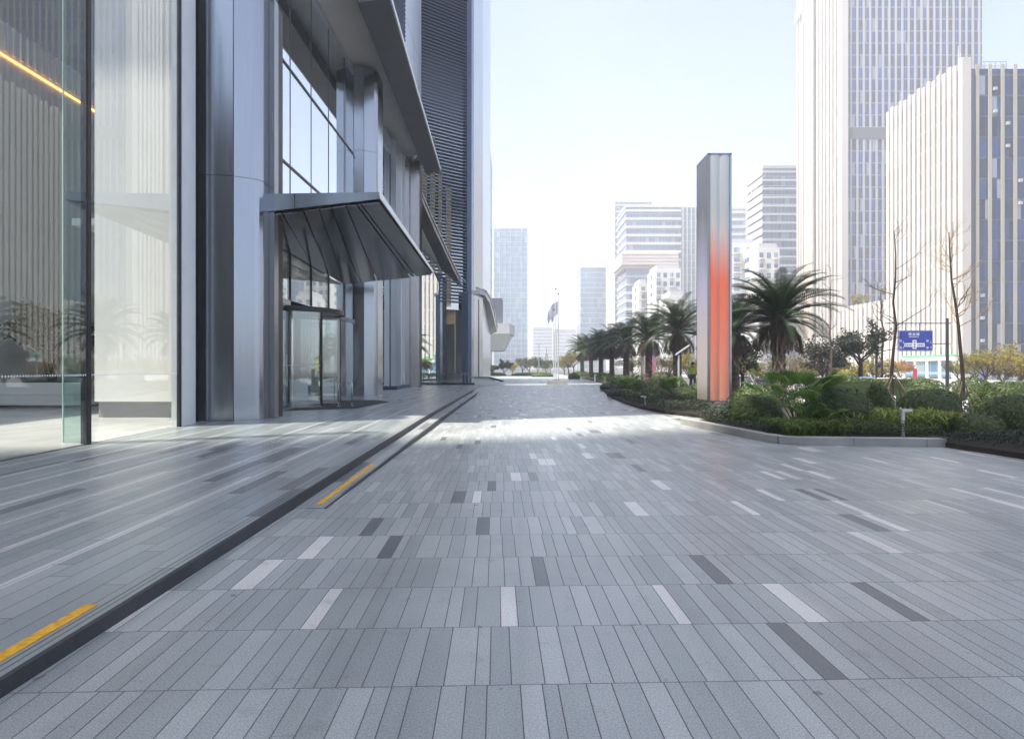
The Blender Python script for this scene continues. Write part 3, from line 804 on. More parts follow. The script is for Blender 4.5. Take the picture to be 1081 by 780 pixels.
# entrance canopy
can = thing('entrance_canopy', '', '', (0, 0, 0)); del can['label']; del can['category']; can.parent = B
XO = -3.45
MB().hexa([(-7.2, 14.52, 5.86), (XO + .02, 14.52, 5.90), (XO + .02, 23.98, 5.52), (-7.2, 23.98, 5.48)], [(-7.2, 14.52, 5.93), (XO + .02, 14.52, 5.98), (XO + .02, 23.98, 5.6), (-7.2, 23.98, 5.56)]).obj('roof_sheet', M['steel_pale'], can)
MB().hexa([(-7.2, 14.46, 5.40), (XO, 14.46, 5.82), (XO, 14.5, 5.82), (-7.2, 14.5, 5.40)], [(-7.2, 14.46, 5.94), (XO, 14.46, 6.0), (XO, 14.5, 6.0), (-7.2, 14.5, 5.94)]).obj('front_fascia', M['steel'], can)
MB().hexa([(XO + .022, 14.46, 5.82), (XO + .05, 14.46, 5.82), (XO + .05, 24.0, 5.50), (XO + .022, 24.0, 5.50)], [(XO + .022, 14.46, 6.0), (XO + .05, 14.46, 6.0), (XO + .05, 24.0, 5.62), (XO + .022, 24.0, 5.62)]).obj('side_fascia', M['white_metal'], can)
MB().box(-5.62, -5.605, 14.455, 14.47, 5.62, 5.95).obj('fascia_seam', M['black_metal'], can)
near = [(-7.18, 14.52), (-6.55, 14.52), (-5.95, 14.52), (-5.4, 14.52), (-5.0, 14.52), (-4.68, 14.52), (-4.3, 14.52), (-4.02, 14.52), (-3.92, 14.52), (XO, 14.52)]
far = [(-7.18, 16.4), (-7.18, 18.3), (-7.18, 20.2), (-7.18, 22.1), (-7.18, 23.98), (-6.55, 23.98), (-5.8, 23.98), (-4.35, 23.98), (-4.15, 23.98), (XO, 23.98)]
def zn(x): return 5.42 + (x + 7.2) / 3.75 * .39
def zf_(p): return 5.36 if p[0] < -7.1 else 5.22 + (p[0] + 7.18) / 3.73 * .27
def plane_z(x, y): return 5.30 + (x + 7.2) * .118 - (y - 14.5) * .030
for i in range(9):
    a, b, c, d = near[i], near[i + 1], far[i + 1], far[i]
    g = .02; nl = Vector((d[1] - a[1], -(d[0] - a[0]))).normalized(); sl_ = [.0, .02, -.015, .03, -.01, .02, -.02, .01, -.01][i]
    A2, B2 = (a[0] + g, a[1]), (b[0] - g, b[1]); C2 = (c[0] - g, c[1]) if c[1] > 23 and c[0] > -7 else (c[0], c[1] - g); D2 = (d[0] + g, d[1]) if d[1] > 23 and d[0] > -7 else (d[0], d[1] + g)
    lo = [(p[0], p[1], plane_z(*p) + sl_ * ((p[0] - a[0]) * nl.x + (p[1] - a[1]) * nl.y)) for p in (A2, B2, C2, D2)]
    MB().hexa(lo, [(p[0], p[1], p[2] + .02) for p in lo]).obj('soffit_panel', M['steel_dark' if i == 7 else 'canopy_soffit'], can)
MB().hexa([(-7.19, 14.53, 5.52), (XO, 14.53, 5.88), (XO, 23.97, 5.505), (-7.19, 23.97, 5.46)], [(-7.19, 14.53, 5.54), (XO, 14.53, 5.89), (XO, 23.97, 5.515), (-7.19, 23.97, 5.47)]).obj('soffit_backing', M['black_metal'], can)

# second bay, between columns two and three
for i, (a, b) in enumerate(((27.2, 30.2), (30.2, 33.1))):
    for (c, d) in ((.25, 4.2), (4.2, 9.0), (9.0, 14.0)):
        bx('glass_panel', 'upper_glass', XG - .02, XG, a + .02, b - .02, c, d - .03)
    bx('mullion', 'black_metal', XG - .06, XG + .02, b - .02, b + .02, .2, 14.2)
bx('transom', 'steel_pale', XG - .1, XG + .06, 27.16, 33.1, 14.0, 14.9)
bx('pale_pier', 'steel_pale', -7.5, -6.9, 33.15, 34.6, .18, 14.95)
bx('pale_pier', 'white_metal', -7.5, -7.0, 34.65, 35.5, .18, 14.95)
bx('pale_pier', 'steel_pale', -7.5, -6.85, 35.55, 37.15, .18, 14.95)
bx('plinth', 'navy', -7.55, -6.8, 33.1, 37.18, .15, .42)
# soffit, sweeping fascia and the storeys above
bx('soffit', 'soffit', -7.8, -5.86, 20.9, 37.15, 15.45, 15.6)
fa = MB(); yy = [20.9, 24, 27, 30, 33, 36, 38.6]
for i in range(len(yy) - 1):
    a, b = yy[i] + .006, yy[i + 1] - .006
    def sec(y):
        k = (y - 20.9) / 17.7; o = -4.62 - .42 * k - .02 * math.sin(k * PI); inn = -5.78 - .22 * k
        return [(inn, y, 15.02 - .3 * k), (o, y, 15.18 - .25 * k), (o, y, 15.36 - .25 * k), (inn, y, 15.62)]
    s0, s1 = sec(a), sec(b); fa.add(s0 + s1, [(0, 1, 2, 3), (7, 6, 5, 4), (0, 4, 5, 1), (1, 5, 6, 2), (2, 6, 7, 3), (3, 7, 4, 0)])
fa.obj('fascia', M['fascia'], B)
fa = MB()
for i in range(len(yy) - 1):
    a, b = yy[i], yy[i + 1]
    def sec2(y):
        k = (y - 20.9) / 17.7; o = -4.60 - .42 * k - .02 * math.sin(k * PI)
        return [(o - .01, y, 15.20 - .25 * k), (o + .05, y, 15.20 - .25 * k), (o + .05, y, 15.42 - .25 * k), (o - .01, y, 15.42 - .25 * k)]
    s0, s1 = sec2(a), sec2(b); fa.add(s0 + s1, [(0, 1, 2, 3), (7, 6, 5, 4), (0, 4, 5, 1), (1, 5, 6, 2), (2, 6, 7, 3), (3, 7, 4, 0)])
fa.obj('fascia_edge', M['white_metal'], B)
bx('soffit', 'soffit', -6.4, -5.87, 37.16, 38.55, 15.3, 15.45)
bx('upper_or_shade_block', 'navy', -40, -6.3, 20.9, 37.15, 15.65, 34)
lv = MB()
for i in range(76): lv.box(-6.29, -6.0, 20.95, 31.4, 15.8 + i * .24, 15.88 + i * .24)
lv.obj('louvre_screen', M['louver'], B)
for (a, b) in ((31.45, 34.2), (34.22, 37.15)):
    for k in range(3): bx('cladding_panel', 'steel_pale', -6.29, -6.07, a + .01, b - .01, 15.7 + k * 5.6, 21.25 + k * 5.6)
bx('shade_slab', 'dark_slab', -36, -30.2, -60, -1.0, 11, 128)  # unseen slab, added to shade the foreground; its end leaves the sunlit band
bx('added_reflected_base', 'brown_block', -36.2, -30, -60, -.9, -.4, 10.99)  # brown foot of the added slab, there to darken the column reflections
bx('upper_or_shade_block', 'navy', -40, -7.4, 13.6, 20.89, 15.66, 34)  # unseen block added overhead to shade the far side of the sunlit band
bx('rear_block', 'lobby_wall', -46, -17.5, 12.3, 20.8, -.4, 12.8)

# door mat, guard rail, planter and tree inside
m = MB().prism([(-6.95, 16.9), (-5.0, 17.9), (-4.7, 21.3), (-5.4, 22.4), (-6.95, 22.4)], .201, .212); tag(m.obj('door_mat', M['mat']), 'charcoal entrance mat in front of the revolving door', 'door mat')
g = thing('guard_rail', 'small chrome hoop guard rail beside the revolving door', 'guard rail', (-5.62, 18.75, .2), R(10))
MB().tube([(-.2, 0, .01), (-.2, 0, .72), (-.19, 0, .76), (-.16, 0, .78), (.2, 0, .78), (.23, 0, .76), (.24, 0, .72), (.24, 0, .01)], .02, 10).obj('hoop', M['chrome'], g, True)
for x in (-.2, .24): MB().lathe([(.07, 0), (.07, .015), (.03, .03)], 16, (x, 0)).obj('foot_plate', M['chrome'], g)
pl = thing('indoor_planter', 'white two tier planter standing inside the glass lobby', 'planter', (-15.3, 19.0, zp(14)), 0)
MB().prism([(-1.5, -1.05), (1.3, -1.05), (1.55, -.9), (1.65, -.6), (1.65, 1), (-1.5, 1)], .1, .42).obj('lower_tier', M['planter_white'], pl, bevel=.03)
MB().prism([(-1.4, -.8), (1.0, -.8), (1.25, -.65), (1.3, -.4), (1.3, .9), (-1.4, .9)], .424, .82).obj('upper_tier', M['planter_white'], pl, bevel=.03)
MB().box(-1.4, 1.4, -.9, .9, 0, .1).obj('dark_base', M['black_metal'], pl)
MB().box(-1.2, 1.0, -.6, .8, .8, .83).obj('soil', M['soil'], pl)
it = leafy_tree('indoor_tree', 'dark leafy multi stem tree in the white lobby planter', -15.35, 18.75, zp(14) + .8, 3.5, 1.45, 'indoor_leaf', seed=4, leaf=.19, n=9000, trunk=.25, rad=.05)
m = MB()
for k in range(4):
    a = k * 1.7; m.tube([(.08 * math.cos(a), .08 * math.sin(a), 0), (.25 * math.cos(a), .25 * math.sin(a), .8), (.5 * math.cos(a), .5 * math.sin(a), 1.7)], [.05, .04, .025], 7)
m.obj('stem', M['bark'], it, True)

# ================================================================== LEFT: louvred tower
L = thing('louvred_tower', 'dark blue louvred tower with sweeping canopy beyond the entrance building', 'building')
A_, B_ = Vector((-7.6, 41.5, 0)), Vector((-3.66, 44.2, 0))
ud = (B_ - A_).normalized(); nd = Vector((ud.y, -ud.x, 0))
def slab(mb, s0, s1, o0, o1, z0, z1):
    p = [A_ + ud * s0 + nd * o0, A_ + ud * s1 + nd * o0, A_ + ud * s1 + nd * o1, A_ + ud * s0 + nd * o1]
    return mb.hexa([(q.x, q.y, z0) for q in p], [(q.x, q.y, z1) for q in p])
LN = (B_ - A_).length
m = MB()
for i in range(150): 
    z = 6.6 + i * .258
    p = [A_ + nd * 0.0, A_ + ud * LN + nd * 0.0, A_ + ud * LN - nd * .22, A_ - nd * .22]
    m.hexa([(p[0].x, p[0].y, z - .035), (p[1].x, p[1].y, z - .035), (p[2].x, p[2].y, z + .045), (p[3].x, p[3].y, z + .045)], [(p[0].x, p[0].y, z + .025), (p[1].x, p[1].y, z + .025), (p[2].x, p[2].y, z + .085), (p[3].x, p[3].y, z + .085)])
m.obj('louvre_screen', M['louver'], L)
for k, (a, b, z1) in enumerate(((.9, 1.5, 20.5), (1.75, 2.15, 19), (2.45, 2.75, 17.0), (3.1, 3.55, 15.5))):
    slab(MB(), a, b, -.295, -.27, 6.2, z1).obj('warm_reflection', M['warm_reflection'], L)  # pale strips painted in as the reflection of sunlit fins
slab(MB(), 0, LN, -.34, -.3, 6, 45).obj('glass_wall', M['louver_glass'], L)
m = MB().prism([(-7.6, 42.1), (-3.9, 44.65), (-2.6, 46.3), (-2.6, 60), (-24, 60), (-24, 42.1)], 7.6, 45); m.obj('core', M['navy'], L)
slab(MB(), LN, LN + .42, -.6, .03, 5.2, 45).obj('corner_pier', M['navy'], L)
p0 = A_ + ud * (LN + .42)
MB().hexa([(p0.x, p0.y, .2), (p0.x + .16, p0.y + .12, .2), (p0.x + .1, p0.y + .5, .2), (p0.x - .1, p0.y + .5, .2)], [(p0.x, p0.y, 45), (p0.x + .16, p0.y + .12, 45), (p0.x + .1, p0.y + .5, 45), (p0.x - .1, p0.y + .5, 45)]).obj('corner_trim', M['steel'], L)
MB().prism([(p0.x + .17, p0.y + .14), (-2.5, 46.0), (-2.45, 48.5), (-2.45, 60.02), (-3.2, 60.02), (-3.2, 46)], .15, 45).obj('corner_cladding', M['steel_pale'], L)
# sweeping canopy ribbon
pts = [(-6.35, 38.9, 13.1), (-5.75, 40.4, 11.6), (-5.1, 41.9, 10.1), (-4.55, 43.1, 8.85), (-4.15, 43.9, 8.05), (-3.7, 44.45, 7.72), (-2.9, 45.0, 7.45), (-2.25, 45.7, 7.3), (-2.0, 48, 7.0), (-1.85, 52, 6.4), (-1.7, 60, 5.3)]
m = MB(); m2 = MB(); m3 = MB(); m4 = MB()
for (a, b) in zip(pts[:-1], pts[1:]):
    def s_(p, d, h): return (p[0] - d, p[1] + d * .75, p[2] + h)
    m.hexa([s_(a, 0, 0), s_(b, 0, 0), s_(b, .06, 0), s_(a, .06, 0)], [s_(a, 0, .42), s_(b, 0, .42), s_(b, .06, .42), s_(a, .06, .42)])
    m2.hexa([s_(a, .8, -.30), s_(b, .8, -.30), s_(b, 2.0, -.75), s_(a, 2.0, -.75)], [s_(a, .8, -.24), s_(b, .8, -.24), s_(b, 2.0, -.69), s_(a, 2.0, -.69)]); m4.hexa([s_(a, .07, .02), s_(b, .07, .02), s_(b, .78, -.28), s_(a, .78, -.28)], [s_(a, .07, .08), s_(b, .07, .08), s_(b, .78, -.22), s_(a, .78, -.22)])
    m3.hexa([s_(a, -.05, .42), s_(b, -.05, .42), s_(b, .06, .425), s_(a, .06, .425)], [s_(a, -.05, .50), s_(b, -.05, .50), s_(b, .06, .50), s_(a, .06, .50)])
m.obj('canopy_fascia', M['steel_dark'], L); m2.obj('canopy_soffit', M['soffit'], L); m4.obj('canopy_soffit', M['fascia'], L); m3.obj('canopy_edge', M['white_metal'], L)
MB().box(-20, -3.3, 50, 50.2, .2, 7.5).obj('rear_wall', M['lobby_wall'], L)
MB().box(-20, -2.6, 44.45, 59.9, 7.3, 7.58).obj('ceiling', M['white_wall'], L)
MB().box(-2.75, -2.5, 46.2, 60, .2, 7.29).obj('side_glass', M['upper_glass'], L)
MB().hexa([(-7.4, 38.8, .25), (-5.45, 43.25, .25), (-5.49, 43.27, .25), (-7.44, 38.82, .25)], [(-7.4, 38.8, 8.6), (-5.45, 43.25, 8.6), (-5.49, 43.27, 8.6), (-7.44, 38.82, 8.6)]).obj('street_glass', M['upper_glass'], L)
MB().box(-5.46, -5.14, 43.26, 43.6, .2, 8.3).obj('pier', M['steel'], L)
MB().box(-5.44, -4.05, 44.35, 44.4, .2, 6.3).obj('door_glass', M['lobby_glass'], L)
MB().box(-5.44, -4.06, 44.34, 44.8, 6.3, 6.95).obj('door_head', M['black_metal'], L)
MB().box(-5.4, -4.62, 44.28, 44.34, 4.9, 6.25).obj('warm_panel', M['tan'], L)
MB().box(-4.62, -4.56, 44.3, 44.42, .2, 6.3).obj('door_mullion', M['white_metal'], L)
MB().prism([(-4.04, 44.0), (-3.55, 43.95), (-3.3, 44.3), (-3.3, 44.9), (-4.04, 44.9)], .2, 7.3).obj('pier', M['navy'], L)
MB().box(-3.28, -2.75, 45.3, 46.2, .2, 7.0).obj('pier', M['steel'], L)
# plinth with glass balustrade and the sloping bench in front
bl = thing('balustrade', 'low black plinth with chrome and glass railing before the louvred tower', 'railing', (-3.9, 42.6, .2))
MB().box(-3.2, 2.3, -.25, .25, 0, .14).obj('plinth', M['black_metal'], bl)
MB().box(-3.1, .0, -.03, -.01, .16, .78).obj('glass', M['door_glass'], bl)
MB().box(-3.1, .7, -.04, .0, .80, .86).obj('handrail', M['steel_dark'], bl)
for x in (-2.2, -1.1, .02, .25, .5): MB().box(x - .03, x + .03, -.05, .01, .14, 1.0 if x > 0 else .8).obj('post', M['chrome'], bl)
bn = thing('sculptural_bench', 'dark folded metal bench sloping down to the paving by the railing', 'bench', (-2.4, 42.2, .2))
MB().hexa([(-.7, -.3, .52), (.6, -.3, .52), (.6, .3, .52), (-.7, .3, .52)], [(-.7, -.3, .62), (.62, -.3, .62), (.62, .3, .62), (-.7, .3, .62)]).obj('seat', M['steel_dark'], bn)
MB().hexa([(.6, -.3, .52), (1.55, -.3, .22), (1.55, .3, .22), (.6, .3, .52)], [(.62, -.3, .62), (1.75, -.3, .30), (1.75, .3, .30), (.62, .3, .62)]).obj('sloping_end', M['black_metal'], bn)
MB().box(-.5, 1.0, -.2, .2, .0, .5).obj('support', M['planter_white'], bn)

# ================================================================== FAR: towers
def box_obj(name, mat, x0, x1, y0, y1, z0, z1, parent): return MB().box(x0, x1, y0, y1, z0, z1).obj(name, M[mat], parent)
def banded(label, x0, x1, y0, y1, z, glass, band, nb, side='res_white', bw=.9, z0=-.45, proud=.35, cat='tower', group='distant towers', sidefins=0, name='office_tower', parapet=True):
    t = thing(name, label, cat, ((x0 + x1) / 2, (y0 + y1) / 2, z0), 0, group)
    ox, oy = (x0 + x1) / 2, (y0 + y1) / 2; hx, hy = (x1 - x0) / 2, (y1 - y0) / 2; H = z - z0
    box_obj('glass_body', glass, -hx, hx, -hy, hy, 0, H, t)
    for i in range(nb):
        zz = H * (i + .6) / nb
        MB().box(-hx - proud, hx + proud, -hy - proud, hy + proud, zz - bw / 2, zz + bw / 2).obj('floor_band', M[band], t)
    if parapet: box_obj('parapet', band, -hx - proud, hx + proud, -hy - proud, hy + proud, H, H + 1.2, t)
    return t, hx, hy, H
# glass tower at the end of the street
t, hx, hy, H = banded('pale blue glass tower closing the far end of the street', X(521, 400), X(557, 400), 400, 430, Zz(243, 400), 'far_glass', 'far_glass', 9, bw=.5, proud=.12)
for i in range(7): box_obj('corner_fin', 'far_grey', -hx + .4 + i * (2 * hx - .8) / 6 - .12, -hx + .4 + i * (2 * hx - .8) / 6 + .12, -hy - .6, -hy, 2, H + 1.2, t)
banded('hazy slab building low behind the flagpoles, on the left', X(563, 620), X(583, 620), 620, 650, Zz(347, 620), 'far_grey', 'far_glass2', 12, bw=1.6, proud=.1)
banded('hazy slab building low behind the flagpoles, on the right', X(586, 620), X(608, 620), 620, 650, Zz(349, 620), 'far_grey', 'far_glass2', 11, bw=1.6, proud=.1)
banded('blue grey glass tower rising over the farthest palms', X(613, 400), X(644, 400), 400, 425, Zz(284, 400), 'far_glass', 'far_glass2', 10, bw=.7, proud=.15)
t, hx, hy, H = banded('tall tower behind the white ledge tower with pale side face', X(650, 340), X(688, 340), 340, 372, Zz(214, 340), 'far_glass2', 'far_grey', 26, bw=1.0)
box_obj('side_cladding', 'res_white', -hx - .6, -hx - .36, -hy, hy, 0, H, t)
# tower with the projecting ledge
t, hx, hy, H = banded('white banded tower with a projecting terracotta ledge halfway up', X(661, 260), X(718, 260), 260, 281, Zz(219, 260), 'far_glass2', 'res_white', 20, bw=1.15)
for nm, zz0, zz1, ex_ in (('ledge', Zz(281, 260), Zz(268, 260), 2.6), ('ledge_lower', Zz(284, 260), Zz(281.2, 260), 1.6)):
    MB().box(-hx - ex_, hx - 1.5, -hy - ex_, hy, zz0 + .45, zz1 + .45).obj(nm, M['pink_band'], t)
for i in range(4): MB().box(-hx - 2.7, hx - 1.4, -hy - 2.7, -hy - 2.61, Zz(281, 260) + .8 + i * 1.5, Zz(281, 260) + 1.3 + i * 1.5).obj('ledge_band', M['res_white'], t)
t, hx, hy, H = banded('blue glass tower just left of the red pylon', X(716, 300), X(752, 300), 300, 325, Zz(221, 300), 'far_glass2', 'far_glass', 24, bw=.7, proud=.2)
for i in range(5): box_obj('corner_fin', 'far_grey', -hx + i * 2.2, -hx + .5 + i * 2.2, -hy - .7, -hy - .2, 0, H + 1.5, t)
t, hx, hy, H = banded('grey banded tower just right of the red pylon', X(771, 280), X(788, 280), 280, 300, Zz(221, 280), 'far_glass2', 'res_white', 22, bw=1.3)
t, hx, hy, H = banded('tall blue banded tower beside the beige skyscraper', X(806, 220), X(846, 220), 220, 235, Zz(178, 220), 'far_glass2', 'far_grey', 24, bw=.8)
for i in range(24): box_obj('side_band', 'res_white', -hx - .75, -hx - .36, -hy, hy, H * (i + .25) / 24, H * (i + .95) / 24, t)
for (a, b) in ((-3.5, -2.9), (-1.2, -.6), (1.2, 1.9)): box_obj('roof_letter', 'pink_band', -hx - .82, -hx - .755, a, b, H - 7, H - 4.2, t)

def flats(label, x0, x1, y0, y1, z, bay, nfl, fwin=True, steps=None):
    t = thing('apartment_block', label, 'apartment block', ((x0 + x1) / 2, (y0 + y1) / 2, -.45), 0, 'white apartment blocks')
    hx, hy, H = (x1 - x0) / 2, (y1 - y0) / 2, z + .45
    box_obj('wall', 'res_white', -hx, hx, -hy, hy, 0, H, t)
    box_obj('roof', 'far_grey', -hx + .6, hx - .6, -hy + .6, hy - .6, H, H + 1.6, t)
    n = max(1, int(2 * hx / bay))
    for k in range(n):
        cx = -hx + (k + .5) * 2 * hx / n
        for i in range(nfl):
            zz = H - 2.2 - i * 3.1
            if zz < 3: break
            w = MB().box(cx - bay * .28, cx + bay * .28, -hy - .06, -hy - .005, zz - .75, zz + .85).obj('window', M['far_glass2'], t)
            if k % 2 == 0: MB().box(cx - bay * .36, cx + bay * .36, -hy - 1.1, -hy - .07, zz - 1.25, zz - .85).obj('balcony', M['res_white'], t)
    for i in range(nfl):
        zz = H - 2.2 - i * 3.1
        if zz < 3: break
        MB().box(-hx - .05, -hx - .004, -hy * .25, hy * .2, zz - .6, zz + .8).obj('window', M['far_glass2'], t)
    return t
flats('white apartment block in front of the ledge tower, tallest of its group', X(692, 200), X(719, 200), 200, 212, Zz(284, 200), 2.2, 12)
flats('narrow white apartment block left of the tallest one before the ledge tower', X(674, 215), X(684, 215), 215, 226, Zz(299, 215), 2.6, 10)
flats('low white apartment block above the palms left of the red pylon', X(706, 180), X(724, 180), 180, 192, Zz(312, 180), 2.4, 8)
flats('white apartment slab directly right of the red pylon', X(771, 180), X(798, 180), 180, 195, Zz(257, 180), 3.2, 13)
flats('grey windowed apartment block behind the big palm', X(800, 170), X(823, 170), 170, 186, Zz(262, 170), 2.0, 11)

# beige finned skyscraper
S = thing('skyscraper', 'beige finned skyscraper with blue windows running out of the top', 'skyscraper', (93.6, 160, -.45))
box_obj('side_glazing', 't_winside', 0, 1.0, 0, 26, 0, 152, S)
box_obj('front_glazing', 't_win', 1.002, 39.4, 0, 26, 0, 152, S)
box_obj('corner_pier', 't_fin', -.9, .9, -.9, .6, 0, 152.5, S)
for i in range(21):
    x = 1.9 + i * 1.82
    box_obj('fin', 't_fin_shade', x, x + .56, -.16, -.002, 0, 152.5, S)
for i in range(7): box_obj('side_fin', 't_fin', -.3, -.002, 1.2 + i * 1.9, 2.3 + i * 1.9, 0, 152.5, S)
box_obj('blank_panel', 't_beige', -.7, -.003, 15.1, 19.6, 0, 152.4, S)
box_obj('shadow_joint', 't_dark', -.25, -.003, 14.5, 15.1, 0, 152.4, S)
for i in range(4): box_obj('side_fin', 't_fin', -.3, -.002, 20.0 + i * 1.6, 20.95 + i * 1.6, 0, 152.5, S)
box_obj('plant_floor', 't_dark', 1.0, 39.3, -.2, -.003, Zz(147, 160) + .45, Zz(135, 160) + .45, S)
for i, (zz, n) in enumerate(((Zz(13, 183), 3), )):
    for k in range(3): MB().box(-1.0, -.87, 22.2 + k * 1.3, 23.2 + k * 1.3, zz - 1.5, zz + 1.5).obj('facade_letter', M['shop_white'], S)
# finned block in front
S2 = thing('office_block', 'white finned office block with deep blue front windows at the right edge', 'office block', (71.8, 90, -.45))
box_obj('side_glazing', 't_winside', 0, .8, 0, 18.5, 0, 50.0, S2)
box_obj('front_glazing', 't_win2', .802, 46, 0, 18.5, 0, 49.6, S2)
box_obj('dark_bay', 't_dark', .9, 1.9, -.06, -.002, 0, 49.4, S2)
box_obj('corner_pier', 't_fin', -.55, .85, -.55, .3, 0, 51.2, S2)
for i in range(20):
    x = 1.95 + i * 2.02
    box_obj('pier', 't_fin_shade', x, x + .54, -.13, -.002, 0, 50.3, S2)
for i in range(15): box_obj('side_fin', 't_fin', -.24, -.002, 1.1 + i * 1.17, 1.82 + i * 1.17, 0, 50.8 + (i % 2) * .4, S2)
rs_ = MB()
for k in range(6): rs_.box(5 + k * .9, 5.08 + k * .9, 3, 3.1, 50, 52.4)
for zz in (50.9, 51.6, 52.3): rs_.box(5, 9.6, 2.9, 2.99, zz, zz + .1)
rs_.box(5.1, 9.4, 4.2, 7, 50, 51.9); rs_.obj('roof_screen', M['far_grey'], S2)
for (x, y, h) in ((.5, 1.2, 2.8), (1.6, 3.0, 5.0), (.4, 5.5, 2.2), (.6, 10.2, 1.6)): MB().tube([(x, y, 50), (x, y, 50 + h)], [.08, .03], 5).obj('mast', M['white_metal'], S2)
ac = 0
for k in range(26):
    z = 6 + (k * 7.3) % 42; i = (k * 5) % 12
    MB().box(2.72 + i * 2.02, 3.2 + i * 2.02, -.35, -.01, z, z + .5).obj('air_conditioner', M['far_grey'], S2)
# low finned wing with roof garden
S3 = thing('podium_wing', 'low white finned wing with planted roof beside the office block', 'building', (72.6, 109, -.45))
box_obj('glazing', 't_winside', 0, 30, 0, 17, 0, 14.4, S3)
for i in range(11): box_obj('side_fin', 't_fin', -.28, -.002, .3 + i * 1.55, 1.2 + i * 1.55, 0, 15.2, S3)
box_obj('roof_slab', 'pink_band', .01, 30, .01, 17, 14.42, 15.0, S3)
leafy_tree('roof_tree', 'yellow green round tree on the planted roof, nearest the office block', 74.2, 110.5, 14.5, 3.6, 2.0, 'olive_leaf', seed=31, leaf=.35, n=900, trunk=.15)
leafy_tree('roof_tree', 'yellow green low tree on the planted roof, left of the other', 74.2, 121, 14.5, 2.6, 2.2, 'olive_leaf', seed=32, leaf=.35, n=900, trunk=.15)
# shop front
sh = thing('street_shop', 'bright shop front with green topped white fascia under the office block', 'shop', (70.9, 96.5, -.45))
box_obj('fascia', 'shop_white', -.2, .6, -6, 6, 3.1, 3.75, sh); box_obj('green_strip', 'shop_green', -.24, .62, -6.05, 6.05, 3.76, 4.05, sh)
for i in range(5): box_obj('column', 'shop_white', -.1, .35, -5.9 + i * 2.9, -5.45 + i * 2.9, 0, 3.09, sh)
for i in range(4): box_obj('window', 'far_glass', .1, .18, -5.4 + i * 2.9, -3.05 + i * 2.9, .4, 3.0, sh)
gs = thing('shop_sign', 'small green sign on the front of the office block', 'sign', (74.3, 89.2, 2.6)); box_obj('panel', 'shop_green', -.9, .9, 0, .12, 0, .45, gs); box_obj('frame', 'white_metal', -.95, .95, .121, .2, -.05, .5, gs)
rbn = thing('banner', 'small red street banner below the shop fascia', 'banner', (X(966, 62), 62, -.36)); box_obj('cloth', 'red', -.22, .22, -.02, .02, .5, 1.7, rbn); MB().tube([(0, .04, 0), (0, .04, 1.75)], .025, 6).obj('post', M['pole_dark'], rbn)
pbn = thing('banner', 'pale violet upright banner among the street trees', 'banner', (X(1037, 50), 50, -.36)); box_obj('cloth', 'purple', -.25, .25, -.02, .02, .4, 2.0, pbn); MB().tube([(.3, .04, 0), (.3, .04, 2.1)], .03, 6).obj('post', M['pole_dark'], pbn)

# buildings beyond the louvred tower on the left
t = thing('slim_tower', 'slim pale tower edge just beyond the louvred tower', 'tower', (-12, 120, -.45)); box_obj('wall', 'res_white', -8, X(515, 120) + 12, 0, 25, 0, Zz(130, 120), t)
for i in range(16): box_obj('window_band', 'far_glass2', X(515, 120) + 11.0, X(515, 120) + 12.05, -.05, 24, 4 + i * 3.1, 5.2 + i * 3.1, t)
t = thing('screen_building', 'white low building carrying a grey screen beyond the louvred tower', 'building', (-12, 88, -.3)); box_obj('wall', 'res_white', -8, 7.2, 0, 24, 0, 14.5, t)
sc = box_obj('screen', 'screen', 7.3, X(530, 88) + 12, -.1, .3, Zz(340, 88) + .3, Zz(315, 88) + .3, t)
box_obj('screen_frame', 'far_grey', 7.2, X(530, 88) + 12.15, .301, .6, Zz(341, 88) + .3, Zz(314, 88) + .3, t)
for i in range(4): box_obj('window', 'far_glass2', 4.2, 7.25, 2 + i * 5, 5.6 + i * 5, 1, 4.4, t)
MB().prism([(7.0, 0), (7.2, -4), (11.4, -4.6), (12.2, 0), (11.6, 6), (7, 6)], 6.8, 8.3).obj('canopy_rim', M['far_grey'], t)
MB().hexa([(7.0, -2, 4.4), (10.4, -2.4, 4.4), (10.6, 4, 4.4), (7.0, 4, 4.4)], [(7.0, -3.9, 6.78), (11.4, -4.4, 6.78), (11.8, 5.5, 6.78), (7.0, 5.5, 6.78)]).obj('canopy_bowl', M['far_grey'], t)
t = thing('roof_box', 'small grey panel building high beside the street end tower', 'building', (X(516, 200), 200, -.45)); box_obj('wall', 'res_white', -6, .6, 0, 12, 0, Zz(262, 200), t); box_obj('grey_panel', 'far_grey', -3, .9, -.3, 10, Zz(280, 200), Zz(268, 200), t)

# tower behind the viewer, seen only mirrored in the steel
t = thing('rear_tower', 'brown office tower across the plaza, mirrored in the steel columns', 'tower', (2, -70, -.45)); box_obj('facade', 'brown_block', -26, 22, -20, 0, 0, 42, t); box_obj('roof', 'far_grey', -25, 21, -19, -1, 42.01, 44, t)
leafy_tree('street_tree', 'broad green tree behind the viewer, mirrored in the glass', -8, -32, 0, 8, 3.6, 'tree_leaf', seed=77, leaf=.3, n=2500)
leafy_tree('street_tree', 'smaller green tree behind the viewer, mirrored in the glass', 3, -36, 0, 7, 3.2, 'tree_leaf', seed=78, leaf=.3, n=2500)

